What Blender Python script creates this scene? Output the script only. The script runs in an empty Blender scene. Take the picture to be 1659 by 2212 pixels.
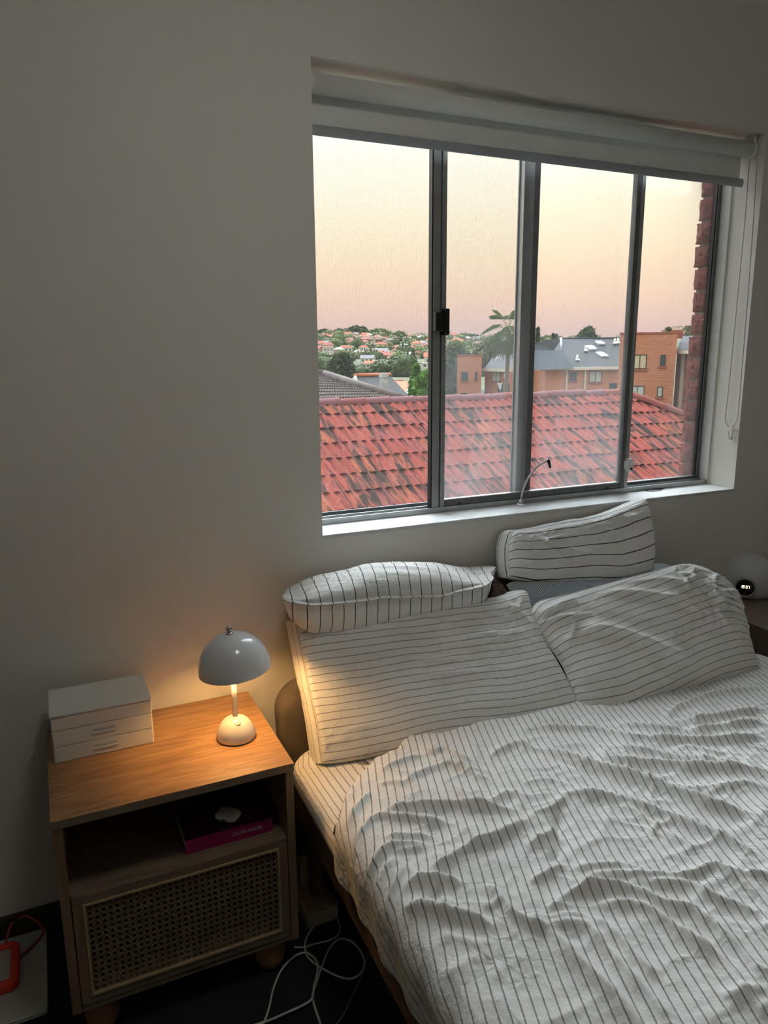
import bpy, math, random
import numpy as np
from mathutils import Matrix, Vector
SC = bpy.context.scene
COL = SC.collection
random.seed(7)
RNG = np.random.default_rng(11)

# ------------------------------------------------------------------ camera
FPX, CXP, CYP = 1596.0, 829.5, 1106.0
YAW, PITCH, ROLL = math.radians(24.80), math.radians(12.04), math.radians(-0.414)
CAM = np.array([0.0, -2.05, 1.58])
_f = np.array([math.sin(YAW)*math.cos(PITCH), math.cos(YAW)*math.cos(PITCH), -math.sin(PITCH)])
_r = np.array([math.cos(YAW), -math.sin(YAW), 0.0])
_u = np.cross(_r, _f)
_r2 = math.cos(ROLL)*_r + math.sin(ROLL)*_u
_u2 = -math.sin(ROLL)*_r + math.cos(ROLL)*_u
CM = np.array([_r2, _u2, _f])
cam = bpy.data.cameras.new('camera')
cam.sensor_fit = 'VERTICAL'; cam.sensor_height = 36.0
cam.lens = FPX/2212.0*36.0
cam.clip_start = 0.02; cam.clip_end = 6000
cam_ob = bpy.data.objects.new('camera', cam); COL.objects.link(cam_ob)
cam_ob.matrix_world = Matrix(((_r2[0], _u2[0], -_f[0], CAM[0]), (_r2[1], _u2[1], -_f[1], CAM[1]),
                              (_r2[2], _u2[2], -_f[2], CAM[2]), (0, 0, 0, 1)))
SC.camera = cam_ob

# measuring helpers: a direction seen in the photograph met with a real plane of the place
def ray(px, py): return CM.T @ np.array([(px-CXP)/FPX, -(py-CYP)/FPX, 1.0])
def onX(px, py, X): v = ray(px, py); return CAM+v*(X-CAM[0])/v[0]
def onY(px, py, Y): v = ray(px, py); return CAM+v*(Y-CAM[1])/v[1]
def onZ(px, py, Z): v = ray(px, py); return CAM+v*(Z-CAM[2])/v[2]
def onD(px, py, d): v = ray(px, py); return CAM+v*d/math.hypot(v[0], v[1])
def onP(px, py, p0, n): v = ray(px, py); return CAM+v*float(np.dot(np.asarray(p0)-CAM, n)/np.dot(v, n))

# ------------------------------------------------------------------ sky
wd = bpy.data.worlds.new('dusk_sky'); SC.world = wd; wd.use_nodes = True
nt = wd.node_tree; nt.nodes.clear()
tc = nt.nodes.new('ShaderNodeTexCoord'); sx = nt.nodes.new('ShaderNodeSeparateXYZ')
rp = nt.nodes.new('ShaderNodeValToRGB'); bg = nt.nodes.new('ShaderNodeBackground'); wo = nt.nodes.new('ShaderNodeOutputWorld')
nt.links.new(tc.outputs['Generated'], sx.inputs[0]); nt.links.new(sx.outputs['Z'], rp.inputs[0])
nt.links.new(rp.outputs[0], bg.inputs[0]); nt.links.new(bg.outputs[0], wo.inputs[0])
SKY = [(0.0, (.68, .55, .54)), (.028, (.84, .62, .57)), (.065, (1.02, .74, .57)), (.115, (1.12, .90, .64)),
       (.17, (1.2, 1.07, .80)), (.235, (1.3, 1.24, 1.05)), (.31, (1.5, 1.52, 1.42)), (.55, (1.85, 2.0, 2.05)), (1.0, (2.0, 2.25, 2.4))]
el = rp.color_ramp.elements
while len(el) > 1: el.remove(el[-1])
el[0].position = SKY[0][0]; el[0].color = SKY[0][1]+(1,)
for p, c in SKY[1:]:
    e = el.new(p); e.color = c+(1,)
bg.inputs['Strength'].default_value = 1.0

# broad soft light of the bright upper sky coming in over the roofs
sun = bpy.data.lights.new('sky_glow', 'SUN'); sun.energy = 9.5; sun.angle = math.radians(70); sun.color = (.81, .92, 1.0)
sun_ob = bpy.data.objects.new('sky_glow', sun); COL.objects.link(sun_ob)
sun_ob.rotation_euler = Vector((-.14, -.69, -.72)).to_track_quat('-Z', 'Y').to_euler()

# ------------------------------------------------------------------ colour management
vs = SC.view_settings
vs.view_transform = 'Standard'; vs.look = 'None'; vs.exposure = 0.0; vs.gamma = 1.0; vs.use_curve_mapping = False
SC.cycles.max_bounces = 6; SC.cycles.diffuse_bounces = 4; SC.cycles.glossy_bounces = 2
SC.cycles.transparent_max_bounces = 8; SC.cycles.use_adaptive_sampling = True; SC.cycles.adaptive_threshold = .2; SC.cycles.adaptive_min_samples = 12; SC.cycles.caustics_reflective = False; SC.cycles.caustics_refractive = False
SC.cycles.sample_clamp_indirect = 6.0

# ------------------------------------------------------------------ materials
MATS = {}
class NT:
    def __init__(s, name):
        s.m = bpy.data.materials.new(name); s.m.use_nodes = True
        s.t = s.m.node_tree; s.t.nodes.clear()
        s.out = s.n('ShaderNodeOutputMaterial')
    def n(s, typ, **kw):
        nd = s.t.nodes.new(typ)
        for k, v in kw.items():
            if k in nd.inputs: pass
            setattr(nd, k, v)
        return nd
    def l(s, a, b): s.t.links.new(a, b)
    def val(s, op, a, b=None, c=None, clamp=False):
        nd = s.n('ShaderNodeMath', operation=op); nd.use_clamp = clamp
        for i, x in enumerate((a, b, c)):
            if x is None: continue
            if hasattr(x, 'is_linked'): s.l(x, nd.inputs[i])
            else: nd.inputs[i].default_value = x
        return nd.outputs[0]
    def coords(s, kind='Object', scale=(1, 1, 1), rot=(0, 0, 0)):
        if kind == 'World':
            g = s.n('ShaderNodeNewGeometry').outputs['Position']
        else:
            g = s.n('ShaderNodeTexCoord').outputs[kind]
        mp = s.n('ShaderNodeMapping'); s.l(g, mp.inputs[0])
        mp.inputs['Scale'].default_value = scale; mp.inputs['Rotation'].default_value = rot
        return mp.outputs[0]
    def noise(s, co, scale=5, detail=4, rough=.55, dist=0.0):
        nd = s.n('ShaderNodeTexNoise'); s.l(co, nd.inputs['Vector'])
        nd.inputs['Scale'].default_value = scale; nd.inputs['Detail'].default_value = detail
        nd.inputs['Roughness'].default_value = rough; nd.inputs['Distortion'].default_value = dist
        return nd.outputs['Fac']
    def ramp(s, fac, stops):
        nd = s.n('ShaderNodeValToRGB'); s.l(fac, nd.inputs[0]); e = nd.color_ramp.elements
        while len(e) > 1: e.remove(e[-1])
        e[0].position = stops[0][0]; e[0].color = tuple(stops[0][1])+(1,)
        for p, c in stops[1:]:
            q = e.new(p); q.color = tuple(c)+(1,)
        return nd.outputs[0]
    def mix(s, fac, a, b, blend='MIX'):
        nd = s.n('ShaderNodeMix', data_type='RGBA', blend_type=blend)
        for k, x in ((0, fac), (6, a), (7, b)):
            if hasattr(x, 'is_linked'): s.l(x, nd.inputs[k])
            else: nd.inputs[k].default_value = x if k == 0 else tuple(x)+((1,) if len(x) == 3 else ())
        return nd.outputs[2]
    def bump(s, h, strength=.3, dist=.01, nrm=None):
        nd = s.n('ShaderNodeBump'); s.l(h, nd.inputs['Height'])
        nd.inputs['Strength'].default_value = strength; nd.inputs['Distance'].default_value = dist
        if nrm is not None: s.l(nrm, nd.inputs['Normal'])
        return nd.outputs[0]
    def bsdf(s, col, rough=.5, metal=0, nrm=None, spec=.5, **kw):
        b = s.n('ShaderNodeBsdfPrincipled')
        if hasattr(col, 'is_linked'): s.l(col, b.inputs['Base Color'])
        else: b.inputs['Base Color'].default_value = tuple(col)+(1,)
        if hasattr(rough, 'is_linked'): s.l(rough, b.inputs['Roughness'])
        else: b.inputs['Roughness'].default_value = rough
        b.inputs['Metallic'].default_value = metal
        b.inputs['Specular IOR Level'].default_value = spec
        for k, v in kw.items(): b.inputs[k].default_value = v
        if nrm is not None: s.l(nrm, b.inputs['Normal'])
        s.l(b.outputs[0], s.out.inputs[0]); return b
    def done(s, key): MATS[key] = s.m; return s.m

def simple(key, col, rough=.5, metal=0, spec=.5, var=0.0, vscale=8, bump=0.0, bscale=120, bdist=.002, coord='Object', **kw):
    t = NT(key); co = t.coords(coord); c = col; nrm = None
    if var:
        f = t.noise(co, vscale, 5)
        c = t.ramp(f, [(.3, [x*(1-var) for x in col]), (.7, [min(1, x*(1+var)) for x in col])])
    if bump:
        nrm = t.bump(t.noise(co, bscale, 3), bump, bdist)
    t.bsdf(c, rough, metal, nrm, spec, **kw); return t.done(key)

def emis(key, col, strength):
    t = NT(key); e = t.n('ShaderNodeEmission'); e.inputs[0].default_value = tuple(col)+(1,); e.inputs[1].default_value = strength
    t.l(e.outputs[0], t.out.inputs[0]); return t.done(key)

def wood(key, c0, c1, c2, axis=0, scale=1.0, rough=.45):
    t = NT(key); sc = [9*scale]*3; sc[axis] = .55*scale*2
    co = t.coords('Object', tuple(sc))
    a = t.noise(co, 4.2, 6, .6, 1.2); sc2 = [60*scale]*3; sc2[axis] = 2.0*scale
    b = t.noise(t.coords('Object', tuple(sc2)), 3.0, 4, .6, .3)
    f = t.val('ADD', t.val('MULTIPLY', a, .62), t.val('MULTIPLY', b, .38))
    col = t.ramp(f, [(.30, c0), (.48, c1), (.66, c2)])
    t.bsdf(col, rough, 0, t.bump(b, .12, .002), .4); return t.done(key)

def striped(key, base, line, period, width, along='u', weave=900, crinkle=.35, rough=.9, thick=False):
    """woven cotton; lines of the cloth follow its own UV"""
    t = NT(key); uv = t.n('ShaderNodeUVMap'); uv.uv_map = 'cloth'
    sp = t.n('ShaderNodeSeparateXYZ'); t.l(uv.outputs[0], sp.inputs[0])
    c = sp.outputs[0 if along == 'u' else 1]; o = sp.outputs[1 if along == 'u' else 0]
    mp = t.n('ShaderNodeMapping'); t.l(uv.outputs[0], mp.inputs[0])
    wob = t.val('MULTIPLY', t.val('SUBTRACT', t.noise(mp.outputs[0], 26, 1), .5), .0022)
    x = t.val('FRACT', t.val('DIVIDE', t.val('ADD', c, wob), period))
    d = t.val('ABSOLUTE', t.val('SUBTRACT', x, .5))
    hw = width/period/2
    mr = t.n('ShaderNodeMapRange'); t.l(d, mr.inputs[0])
    mr.inputs[1].default_value = hw*.75; mr.inputs[2].default_value = hw*1.25
    mr.inputs[3].default_value = 1; mr.inputs[4].default_value = 0
    th = t.noise(mp.outputs[0], 160, 0)
    fac = t.val('MULTIPLY', mr.outputs[0], t.val('ADD', .72, t.val('MULTIPLY', th, .45)), None, True)
    bn = t.noise(mp.outputs[0], 7, 2)
    bc = t.ramp(bn, [(.3, [v*.95 for v in base]), (.7, [min(1, v*1.03) for v in base])])
    col = t.mix(fac, bc, line)
    # crushed-cotton creases: soft lumps, then sharp little fold lines
    n0 = t.bump(t.noise(mp.outputs[0], 95, 3, .62, 0), crinkle*.9, .0045)
    wv = t.n('ShaderNodeTexNoise'); t.l(mp.outputs[0], wv.inputs['Vector']); wv.inputs['Scale'].default_value = 14; wv.inputs['Detail'].default_value = 1
    dm = t.n('ShaderNodeVectorMath', operation='MULTIPLY_ADD'); t.l(wv.outputs['Color'], dm.inputs[0]); dm.inputs[1].default_value = (.10, .10, 0); t.l(mp.outputs[0], dm.inputs[2])
    vo = t.n('ShaderNodeTexVoronoi', feature='DISTANCE_TO_EDGE'); t.l(dm.outputs[0], vo.inputs['Vector']); vo.inputs['Scale'].default_value = 21
    cm_ = t.n('ShaderNodeMapRange'); t.l(vo.outputs['Distance'], cm_.inputs[0]); cm_.inputs[1].default_value = 0; cm_.inputs[2].default_value = .13; cm_.inputs[3].default_value = 1; cm_.inputs[4].default_value = 0
    patch = t.n('ShaderNodeMapRange'); t.l(t.noise(mp.outputs[0], 5.5, 1), patch.inputs[0]); patch.inputs[1].default_value = .42; patch.inputs[2].default_value = .62
    n1 = t.bump(t.val('MULTIPLY', cm_.outputs[0], patch.outputs[0]), crinkle*.55, .004, n0)
    n2 = t.bump(t.noise(mp.outputs[0], weave, 0), .16, .0012, n1)
    b = t.bsdf(col, rough, 0, n2, .15)
    b.inputs['Sheen Weight'].default_value = .15
    return t.done(key)

# ------------------------------------------------------------------ mesh builder
def V(a): return np.asarray(a, float)
class MB:
    def __init__(s): s.v = []; s.f = []; s.sm = []; s.nv = 0; s.uv = None; s.mi = []
    def add(s, vs_, fs, smooth=False):
        b = s.nv; vs_ = np.asarray(vs_, float).reshape(-1, 3)
        s.v.append(vs_); s.nv += len(vs_)
        for f in fs: s.f.append(tuple(b+i for i in f)); s.sm.append(smooth)
        return s
    def box(s, x0, x1, y0, y1, z0, z1, bev=0.0):
        if bev <= 0:
            v = [(x0, y0, z0), (x1, y0, z0), (x1, y1, z0), (x0, y1, z0), (x0, y0, z1), (x1, y0, z1), (x1, y1, z1), (x0, y1, z1)]
            return s.add(v, [(3, 2, 1, 0), (4, 5, 6, 7), (0, 1, 5, 4), (1, 2, 6, 5), (2, 3, 7, 6), (3, 0, 4, 7)])
        import bmesh
        bm = bmesh.new(); bmesh.ops.create_cube(bm, size=1)
        for q in bm.verts: q.co = ((x0+x1)/2+q.co.x*(x1-x0), (y0+y1)/2+q.co.y*(y1-y0), (z0+z1)/2+q.co.z*(z1-z0))
        bmesh.ops.bevel(bm, geom=list(bm.edges), offset=bev, segments=2, affect='EDGES', profile=.6)
        bm.verts.ensure_lookup_table(); bm.verts.index_update()
        s.add([q.co[:] for q in bm.verts], [tuple(q.index for q in f.verts) for f in bm.faces]); bm.free(); return s
    def obox(s, o, ex, ey, ez):
        """box from a corner and three edge vectors"""
        o, ex, ey, ez = map(V, (o, ex, ey, ez))
        v = [o, o+ex, o+ex+ey, o+ey, o+ez, o+ex+ez, o+ex+ey+ez, o+ey+ez]
        return s.add(v, [(3, 2, 1, 0), (4, 5, 6, 7), (0, 1, 5, 4), (1, 2, 6, 5), (2, 3, 7, 6), (3, 0, 4, 7)])
    def prism(s, poly, off):
        """polygon (3D points) pushed along off"""
        p = V(poly); n = len(p); v = np.vstack([p, p+V(off)])
        return s.add(v, [tuple(range(n))[::-1], tuple(range(n, 2*n))]+[(i, (i+1) % n, n+(i+1) % n, n+i) for i in range(n)])
    def lathe(s, c, prof, seg=40, axis=(0, 0, 1), smooth=True, squash=(1, 1), cap=True):
        ax = V(axis); ax = ax/np.linalg.norm(ax)
        t = V((1, 0, 0)) if abs(ax[0]) < .9 else V((0, 1, 0))
        a = np.cross(ax, t); a /= np.linalg.norm(a); b = np.cross(ax, a)
        c = V(c); v = []; n = len(prof)
        for r, h in prof:
            for i in range(seg):
                w = 2*math.pi*i/seg
                v.append(c+ax*h+a*(r*math.cos(w)*squash[0])+b*(r*math.sin(w)*squash[1]))
        f = []
        for j in range(n-1):
            for i in range(seg):
                k = (i+1) % seg
                f.append((j*seg+i, j*seg+k, (j+1)*seg+k, (j+1)*seg+i))
        s.add(v, f, smooth)
        if cap and prof[0][0] > 1e-6: s.f.append(tuple(s.nv-n*seg+i for i in range(seg))[::-1]); s.sm.append(False)
        if cap and prof[-1][0] > 1e-6: s.f.append(tuple(s.nv-seg+i for i in range(seg))); s.sm.append(False)
        return s
    def tube(s, pts, r, seg=10, smooth=True, rs=None):
        p = V(pts); n = len(p)
        tg = np.gradient(p, axis=0); tg /= (np.linalg.norm(tg, axis=1)[:, None]+1e-12)
        up = V((0, 0, 1)) if abs(tg[0][2]) < .9 else V((1, 0, 0))
        v = []; a = np.cross(tg[0], up); a /= np.linalg.norm(a)
        for i in range(n):
            a = a-tg[i]*np.dot(a, tg[i]); a /= np.linalg.norm(a)+1e-12; b = np.cross(tg[i], a)
            rr = r if rs is None else rs[i]
            for k in range(seg):
                w = 2*math.pi*k/seg; v.append(p[i]+rr*(a*math.cos(w)+b*math.sin(w)))
        f = [(i*seg+k, i*seg+(k+1) % seg, (i+1)*seg+(k+1) % seg, (i+1)*seg+k) for i in range(n-1) for k in range(seg)]
        f += [tuple(range(seg))[::-1], tuple((n-1)*seg+k for k in range(seg))]
        return s.add(v, f, smooth)
    def grid(s, P, smooth=True, flip=False):
        h, w = P.shape[:2]
        idx = np.arange(h*w).reshape(h, w)
        q = np.stack([idx[:-1, :-1], idx[:-1, 1:], idx[1:, 1:], idx[1:, :-1]], -1).reshape(-1, 4)
        if flip: q = q[:, ::-1]
        return s.add(P.reshape(-1, 3), [tuple(r) for r in q.tolist()], smooth)
    def build(s, name, mat, parent=None, uv=None, smooth=None):
        off = np.zeros(3); q = parent
        while q is not None: off += V(q.location); q = q.parent
        v = np.vstack(s.v)-off
        me = bpy.data.meshes.new(name); me.from_pydata(v.tolist(), [], s.f); me.update()
        me.polygons.foreach_set('use_smooth', s.sm if smooth is None else [smooth]*len(s.f))
        if uv is not None:
            ul = me.uv_layers.new(name='cloth'); li = np.zeros(len(me.loops), int); me.loops.foreach_get('vertex_index', li)
            ul.data.foreach_set('uv', np.asarray(uv, float)[li].ravel())
        if isinstance(mat, str): me.materials.append(MATS[mat])
        elif mat is not None:
            for m in mat: me.materials.append(MATS[m])
        ob = bpy.data.objects.new(name, me); COL.objects.link(ob); ob.parent = parent
        return ob

def tag(o, label=None, cat=None, group=None, kind=None):
    if label: o['label'] = label
    if cat: o['category'] = cat
    if group: o['group'] = group
    if kind: o['kind'] = kind
    return o
def thing(name, loc, label=None, cat=None, group=None, kind=None):
    o = bpy.data.objects.new(name, None); COL.objects.link(o); o.location = tuple(float(x) for x in loc)
    o.empty_display_size = .05
    return tag(o, label, cat, group, kind)
def bx(name, mat, parent, x0, x1, y0, y1, z0, z1, bev=0.0): return MB().box(x0, x1, y0, y1, z0, z1, bev).build(name, mat, parent)
def copy_tree(o, parent=None):
    c = o.copy(); COL.objects.link(c); c.parent = parent
    for ch in list(o.children): copy_tree(ch, c)
    return c
def spline(pts, n=12):
    p = V(pts); q = np.vstack([2*p[0]-p[1], p, 2*p[-1]-p[-2]]); out = []
    for i in range(1, len(q)-2):
        for k in range(n):
            t = k/n; a, b, c, d = q[i-1], q[i], q[i+1], q[i+2]
            out.append(.5*((2*b)+(-a+c)*t+(2*a-5*b+4*c-d)*t*t+(-a+3*b-3*c+d)*t**3))
    out.append(p[-1]); return np.array(out)

# smooth 2D noise for cloth relief
_H = RNG.random((256, 256))
def vnoise(x, y):
    xi = np.floor(x).astype(int); yi = np.floor(y).astype(int); fx = x-xi; fy = y-yi
    fx = fx*fx*fx*(fx*(fx*6-15)+10); fy = fy*fy*fy*(fy*(fy*6-15)+10)
    a = _H[xi & 255, yi & 255]; b = _H[(xi+1) & 255, yi & 255]; c = _H[xi & 255, (yi+1) & 255]; d = _H[(xi+1) & 255, (yi+1) & 255]
    return (a*(1-fx)+b*fx)*(1-fy)+(c*(1-fx)+d*fx)*fy
def fbm(x, y, o=4):
    s = 0; a = .5
    for k in range(o):
        s = s+a*(vnoise(x+17.3*k, y+9.1*k)-.5); x = x*2.03; y = y*2.03; a *= .5
    return s
def ridged(x, y, o=3):
    s = 0; a = .6
    for k in range(o):
        n = 1-np.abs(2*vnoise(x+31.7*k, y+5.3*k)-1); s = s+a*n**4; x = x*2.1; y = y*2.1; a *= .5
    return s
def fold_field(A, B, line, w, h, sharp=1.0):
    """height of a crease along a polyline, over coordinate grids A, B (metres); tapers at both ends"""
    L = spline(line, 6); seg = np.hypot(*np.diff(L, axis=0).T); cum = np.concatenate([[0], np.cumsum(seg)]); T = cum[-1]
    lo = L.min(0)-4*w; hi = L.max(0)+4*w
    m = (A > lo[0]) & (A < hi[0]) & (B > lo[1]) & (B < hi[1]); out = np.zeros_like(A)
    if not m.any(): return out
    a = A[m]; b = B[m]; best = np.full(a.shape, 1e9); bt = np.zeros(a.shape)
    for i in range(len(L)-1):
        p = L[i]; d = L[i+1]-p; q = d@d+1e-12
        t = np.clip(((a-p[0])*d[0]+(b-p[1])*d[1])/q, 0, 1)
        dd = np.hypot(a-p[0]-t*d[0], b-p[1]-t*d[1])
        u = dd < best; best = np.where(u, dd, best); bt = np.where(u, cum[i]+t*seg[i], bt)
    e = np.clip(np.minimum(bt, T-bt)/(.22*T+1e-9), 0, 1); e = e*e*(3-2*e)
    out[m] = h*(.15+.85*e)*np.exp(-(best/w)**(1.1+.4*sharp))
    return out
# ------------------------------------------------------------------ material library
t = NT('wall_paint'); co = t.coords('World')
col = t.ramp(t.noise(co, 1.3, 1), [(.3, (.71, .685, .625)), (.7, (.75, .725, .665))])
nb = t.bump(t.noise(co, 70, 2, .6), .25, .0025)
t.bsdf(col, .75, 0, nb, .25); t.done('wall_paint')
t = NT('sill_paint'); co = t.coords('World')
col = t.ramp(t.noise(co, 14, 6, .65), [(.28, (.46, .45, .42)), (.45, (.60, .60, .585)), (.8, (.66, .66, .645))])
t.bsdf(col, .5, 0, t.bump(t.noise(co, 55, 5, .6), .3, .003), .4); t.done('sill_paint')
simple('ceiling_paint', (.80, .79, .77), .8, var=.03, vscale=3)
simple('carpet', (.018, .018, .020), .95, var=.35, vscale=160, bump=.8, bscale=420, bdist=.006, coord='World')
simple('skirting', (.045, .037, .030), .6, var=.2, vscale=20)
simple('aluminium', (.42, .43, .43), .38, .75, var=.10, vscale=25)
simple('aluminium_dark', (.16, .165, .165), .45, .5, var=.15, vscale=30)
simple('aluminium_white', (.70, .70, .67), .5, 0, var=.08, vscale=30, bump=.1, bscale=60)
simple('black_plastic', (.012, .012, .013), .4)
simple('white_plastic', (.74, .73, .70), .35, var=.03)
simple('grey_plastic', (.45, .45, .44), .4)
simple('cord_white', (.62, .61, .58), .5, var=.08, vscale=40)
simple('cord_grey', (.30, .29, .28), .5, var=.08, vscale=40)
simple('chrome', (.55, .53, .52), .12, 1.0, var=.05)
simple('blind_cloth', (.74, .76, .72), .8, var=.03, vscale=20, bump=.2, bscale=700, bdist=.0006)
simple('blind_bar', (.36, .39, .41), .45, 0, var=.05)
simple('bead', (.50, .49, .46), .4, var=.05)
wood('oak', (.17, .080, .032), (.31, .165, .072), (.44, .26, .125), 0, 1.2)
wood('oak_v', (.17, .105, .056), (.25, .168, .10), (.31, .22, .138), 2)
wood('oak_edge', (.13, .098, .062), (.22, .168, .115), (.29, .23, .165), 0, 1.6)
wood('rail_wood', (.10, .060, .034), (.16, .10, .06), (.22, .14, .085), 1)
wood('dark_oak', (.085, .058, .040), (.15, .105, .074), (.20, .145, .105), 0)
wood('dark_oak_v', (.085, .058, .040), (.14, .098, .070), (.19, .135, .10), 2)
simple('foot_wood', (.30, .17, .075), .5, var=.15, vscale=15)
simple('cane', (.34, .235, .13), .6, var=.25, vscale=60)
simple('bead_wood', (.46, .34, .205), .5, var=.12, vscale=30)
simple('headboard_cloth', (.062, .047, .034), .9, var=.15, vscale=9, bump=.3, bscale=500)
simple('enamel', (.74, .75, .75), .14, 0, .6, var=.02, vscale=3)
simple('enamel_base', (.80, .78, .74), .2, 0, .5, var=.02, vscale=3)
simple('shade_inside', (.85, .82, .75), .5, var=.02)
simple('rubber', (.02, .02, .02), .8)
t = NT('frosted'); co = t.coords('Object')
b = t.bsdf(t.ramp(t.noise(co, 6, 3), [(.3, (.70, .70, .66)), (.7, (.76, .76, .72))]), .38, 0, None, .5)
t.done('frosted')
simple('frosted_slot', (.56, .555, .51), .5, var=.05)
t = NT('book_cover'); co = t.coords('Object')
col = t.ramp(t.noise(co, 22, 3, .5, 1.5), [(.35, (.070, .006, .045)), (.5, (.13, .010, .075)), (.62, (.075, .012, .05))])
t.bsdf(col, .28, 0, None, .5); t.done('book_cover')
simple('book_spine', (.30, .012, .105), .3, var=.06, vscale=30)
simple('paper', (.60, .55, .45), .9, var=.1, vscale=90)
simple('print_white', (.75, .68, .64), .5, var=.03)
simple('print_pink', (.42, .05, .16), .5)
simple('case_white', (.78, .78, .76), .22, var=.02)
simple('laptop_silver', (.50, .495, .46), .42, .1, var=.06, vscale=300)
simple('orange_rubber', (.72, .045, .018), .55, var=.06, vscale=30)
simple('drive_silver', (.50, .46, .43), .35, .6, var=.05)
simple('orange_cord', (.45, .07, .03), .6, var=.1, vscale=30)
simple('beige_plastic', (.52, .42, .30), .5, var=.08, vscale=12)
simple('clock_shell', (.62, .63, .64), .42, var=.03, vscale=4)
simple('clock_face', (.008, .009, .012), .12)
simple('icon_grey', (.10, .10, .11), .4)
simple('clock_ring', (.40, .40, .38), .4)
emis('clock_digits', (1.0, .86, .62), 2.2)
simple('icon_grey', (.10, .10, .11), .4)
simple('brown_throw', (.085, .055, .036), .95, var=.5, vscale=45, bump=1.0, bscale=150, bdist=.01)

# dusty window glass: clear, a little mirror, and a veil of dust
def glass(key, dust_lo, dust_hi, scale, seedrot):
    t = NT(key); co = t.coords('World', (1, 1, 1), (0, 0, seedrot))
    tr = t.n('ShaderNodeBsdfTransparent'); gl = t.n('ShaderNodeBsdfGlossy'); gl.inputs['Roughness'].default_value = .02
    df = t.n('ShaderNodeBsdfTranslucent'); df.inputs[0].default_value = (.42, .44, .45, 1)
    fr = t.n('ShaderNodeFresnel'); fr.inputs[0].default_value = 1.35
    m1 = t.n('ShaderNodeMixShader'); t.l(t.val('MULTIPLY', fr.outputs[0], .6), m1.inputs[0]); t.l(tr.outputs[0], m1.inputs[1]); t.l(gl.outputs[0], m1.inputs[2])
    n1 = t.noise(co, scale, 2, .6, .4)
    sp = t.n('ShaderNodeSeparateXYZ'); g = t.n('ShaderNodeNewGeometry'); t.l(g.outputs['Position'], sp.inputs[0])
    mr = t.n('ShaderNodeMapRange'); t.l(sp.outputs['Z'], mr.inputs[0]); mr.inputs[1].default_value = 1.05; mr.inputs[2].default_value = 1.75
    mr.inputs[3].default_value = 1.0; mr.inputs[4].default_value = .25
    d = t.n('ShaderNodeMapRange'); t.l(t.val('MULTIPLY', n1, mr.outputs[0]), d.inputs[0]); d.inputs[1].default_value = .12; d.inputs[2].default_value = .62
    d.inputs[3].default_value = dust_lo; d.inputs[4].default_value = dust_hi
    sk = t.n('ShaderNodeTexVoronoi'); t.l(t.coords('World', (30, 30, 13), (.3, .2, .5)), sk.inputs['Vector']); sk.inputs['Scale'].default_value = 1.0
    spk = t.val('MULTIPLY', t.val('LESS_THAN', sk.outputs['Distance'], .045), .4)
    m2 = t.n('ShaderNodeMixShader'); t.l(t.val('MAXIMUM', d.outputs[0], spk), m2.inputs[0]); t.l(m1.outputs[0], m2.inputs[1]); t.l(df.outputs[0], m2.inputs[2])
    t.l(m2.outputs[0], t.out.inputs[0]); return t.done(key)
glass('glass_sash', .015, .17, 5, .2)
glass('glass_fixed', .003, .03, 7, .9)
# fly screen: fine wire cloth, mostly holes
t = NT('fly_mesh'); co = t.coords('World')
sp = t.n('ShaderNodeSeparateXYZ'); t.l(co, sp.inputs[0])
def wire(o): return t.val('LESS_THAN', t.val('FRACT', t.val('MULTIPLY', o, 1/.0021)), .06)
w = t.val('MAXIMUM', wire(sp.outputs['X']), wire(sp.outputs['Z']))
tr = t.n('ShaderNodeBsdfTransparent'); df = t.n('ShaderNodeBsdfDiffuse'); df.inputs[0].default_value = (.10, .10, .10, 1)
tl = t.n('ShaderNodeBsdfTranslucent'); tl.inputs[0].default_value = (.10, .10, .10, 1)
a = t.n('ShaderNodeAddShader'); t.l(df.outputs[0], a.inputs[0]); t.l(tl.outputs[0], a.inputs[1])
mx = t.n('ShaderNodeMixShader'); t.l(w, mx.inputs[0]); t.l(tr.outputs[0], mx.inputs[1]); t.l(a.outputs[0], mx.inputs[2])
t.l(mx.outputs[0], t.out.inputs[0]); t.done('fly_mesh')

# ------------------------------------------------------------------ room shell
WX0, WX1, WZ0, WZ1 = .742, 2.487, 1.046, 2.357     # window opening
RX0, RX1, RY0, RZ1 = -1.75, 3.05, -3.75, 2.90      # room
def struct(o, label, cat): return tag(o, label, cat, None, 'structure')
m = MB(); T = .20
m.box(RX0-.2, WX0, 0, T, -.2, RZ1+.2); m.box(WX1, RX1+.2, 0, T, -.2, RZ1+.2)
m.box(WX0, WX1, 0, T, WZ1, RZ1+.2); m.box(WX0, WX1, 0, T, -.2, WZ0-.012)
struct(m.build('wall_back', 'wall_paint'), 'off-white plastered bedroom wall around the window', 'wall')
struct(bx('wall_left', 'wall_paint', None, RX0-.2, RX0, RY0-.2, 0, -.2, RZ1+.2), 'off-white side wall to the left of the bedside table', 'wall')
struct(bx('wall_right', 'wall_paint', None, RX1, RX1+.2, RY0-.2, 0, -.2, RZ1+.2), 'off-white side wall beyond the alarm clock', 'wall')
struct(bx('ceiling', 'ceiling_paint', None, RX0, RX1, RY0, 0, RZ1, RZ1+.15), 'white ceiling over the bedroom', 'ceiling')
struct(bx('floor', 'carpet', None, RX0, RX1, RY0, 0, -.12, 0), 'dark charcoal carpeted bedroom floor', 'floor')
struct(bx('baseboard_back', 'skirting', None, RX0, RX1, -.014, 0, 0, .068, .003), 'low dark skirting board along the window wall', 'skirting')
struct(bx('wall_front', 'wall_paint', None, RX0-.2, RX1+.2, RY0-.2, RY0, -.2, RZ1+.2), 'off-white wall behind the viewer', 'wall')
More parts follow.
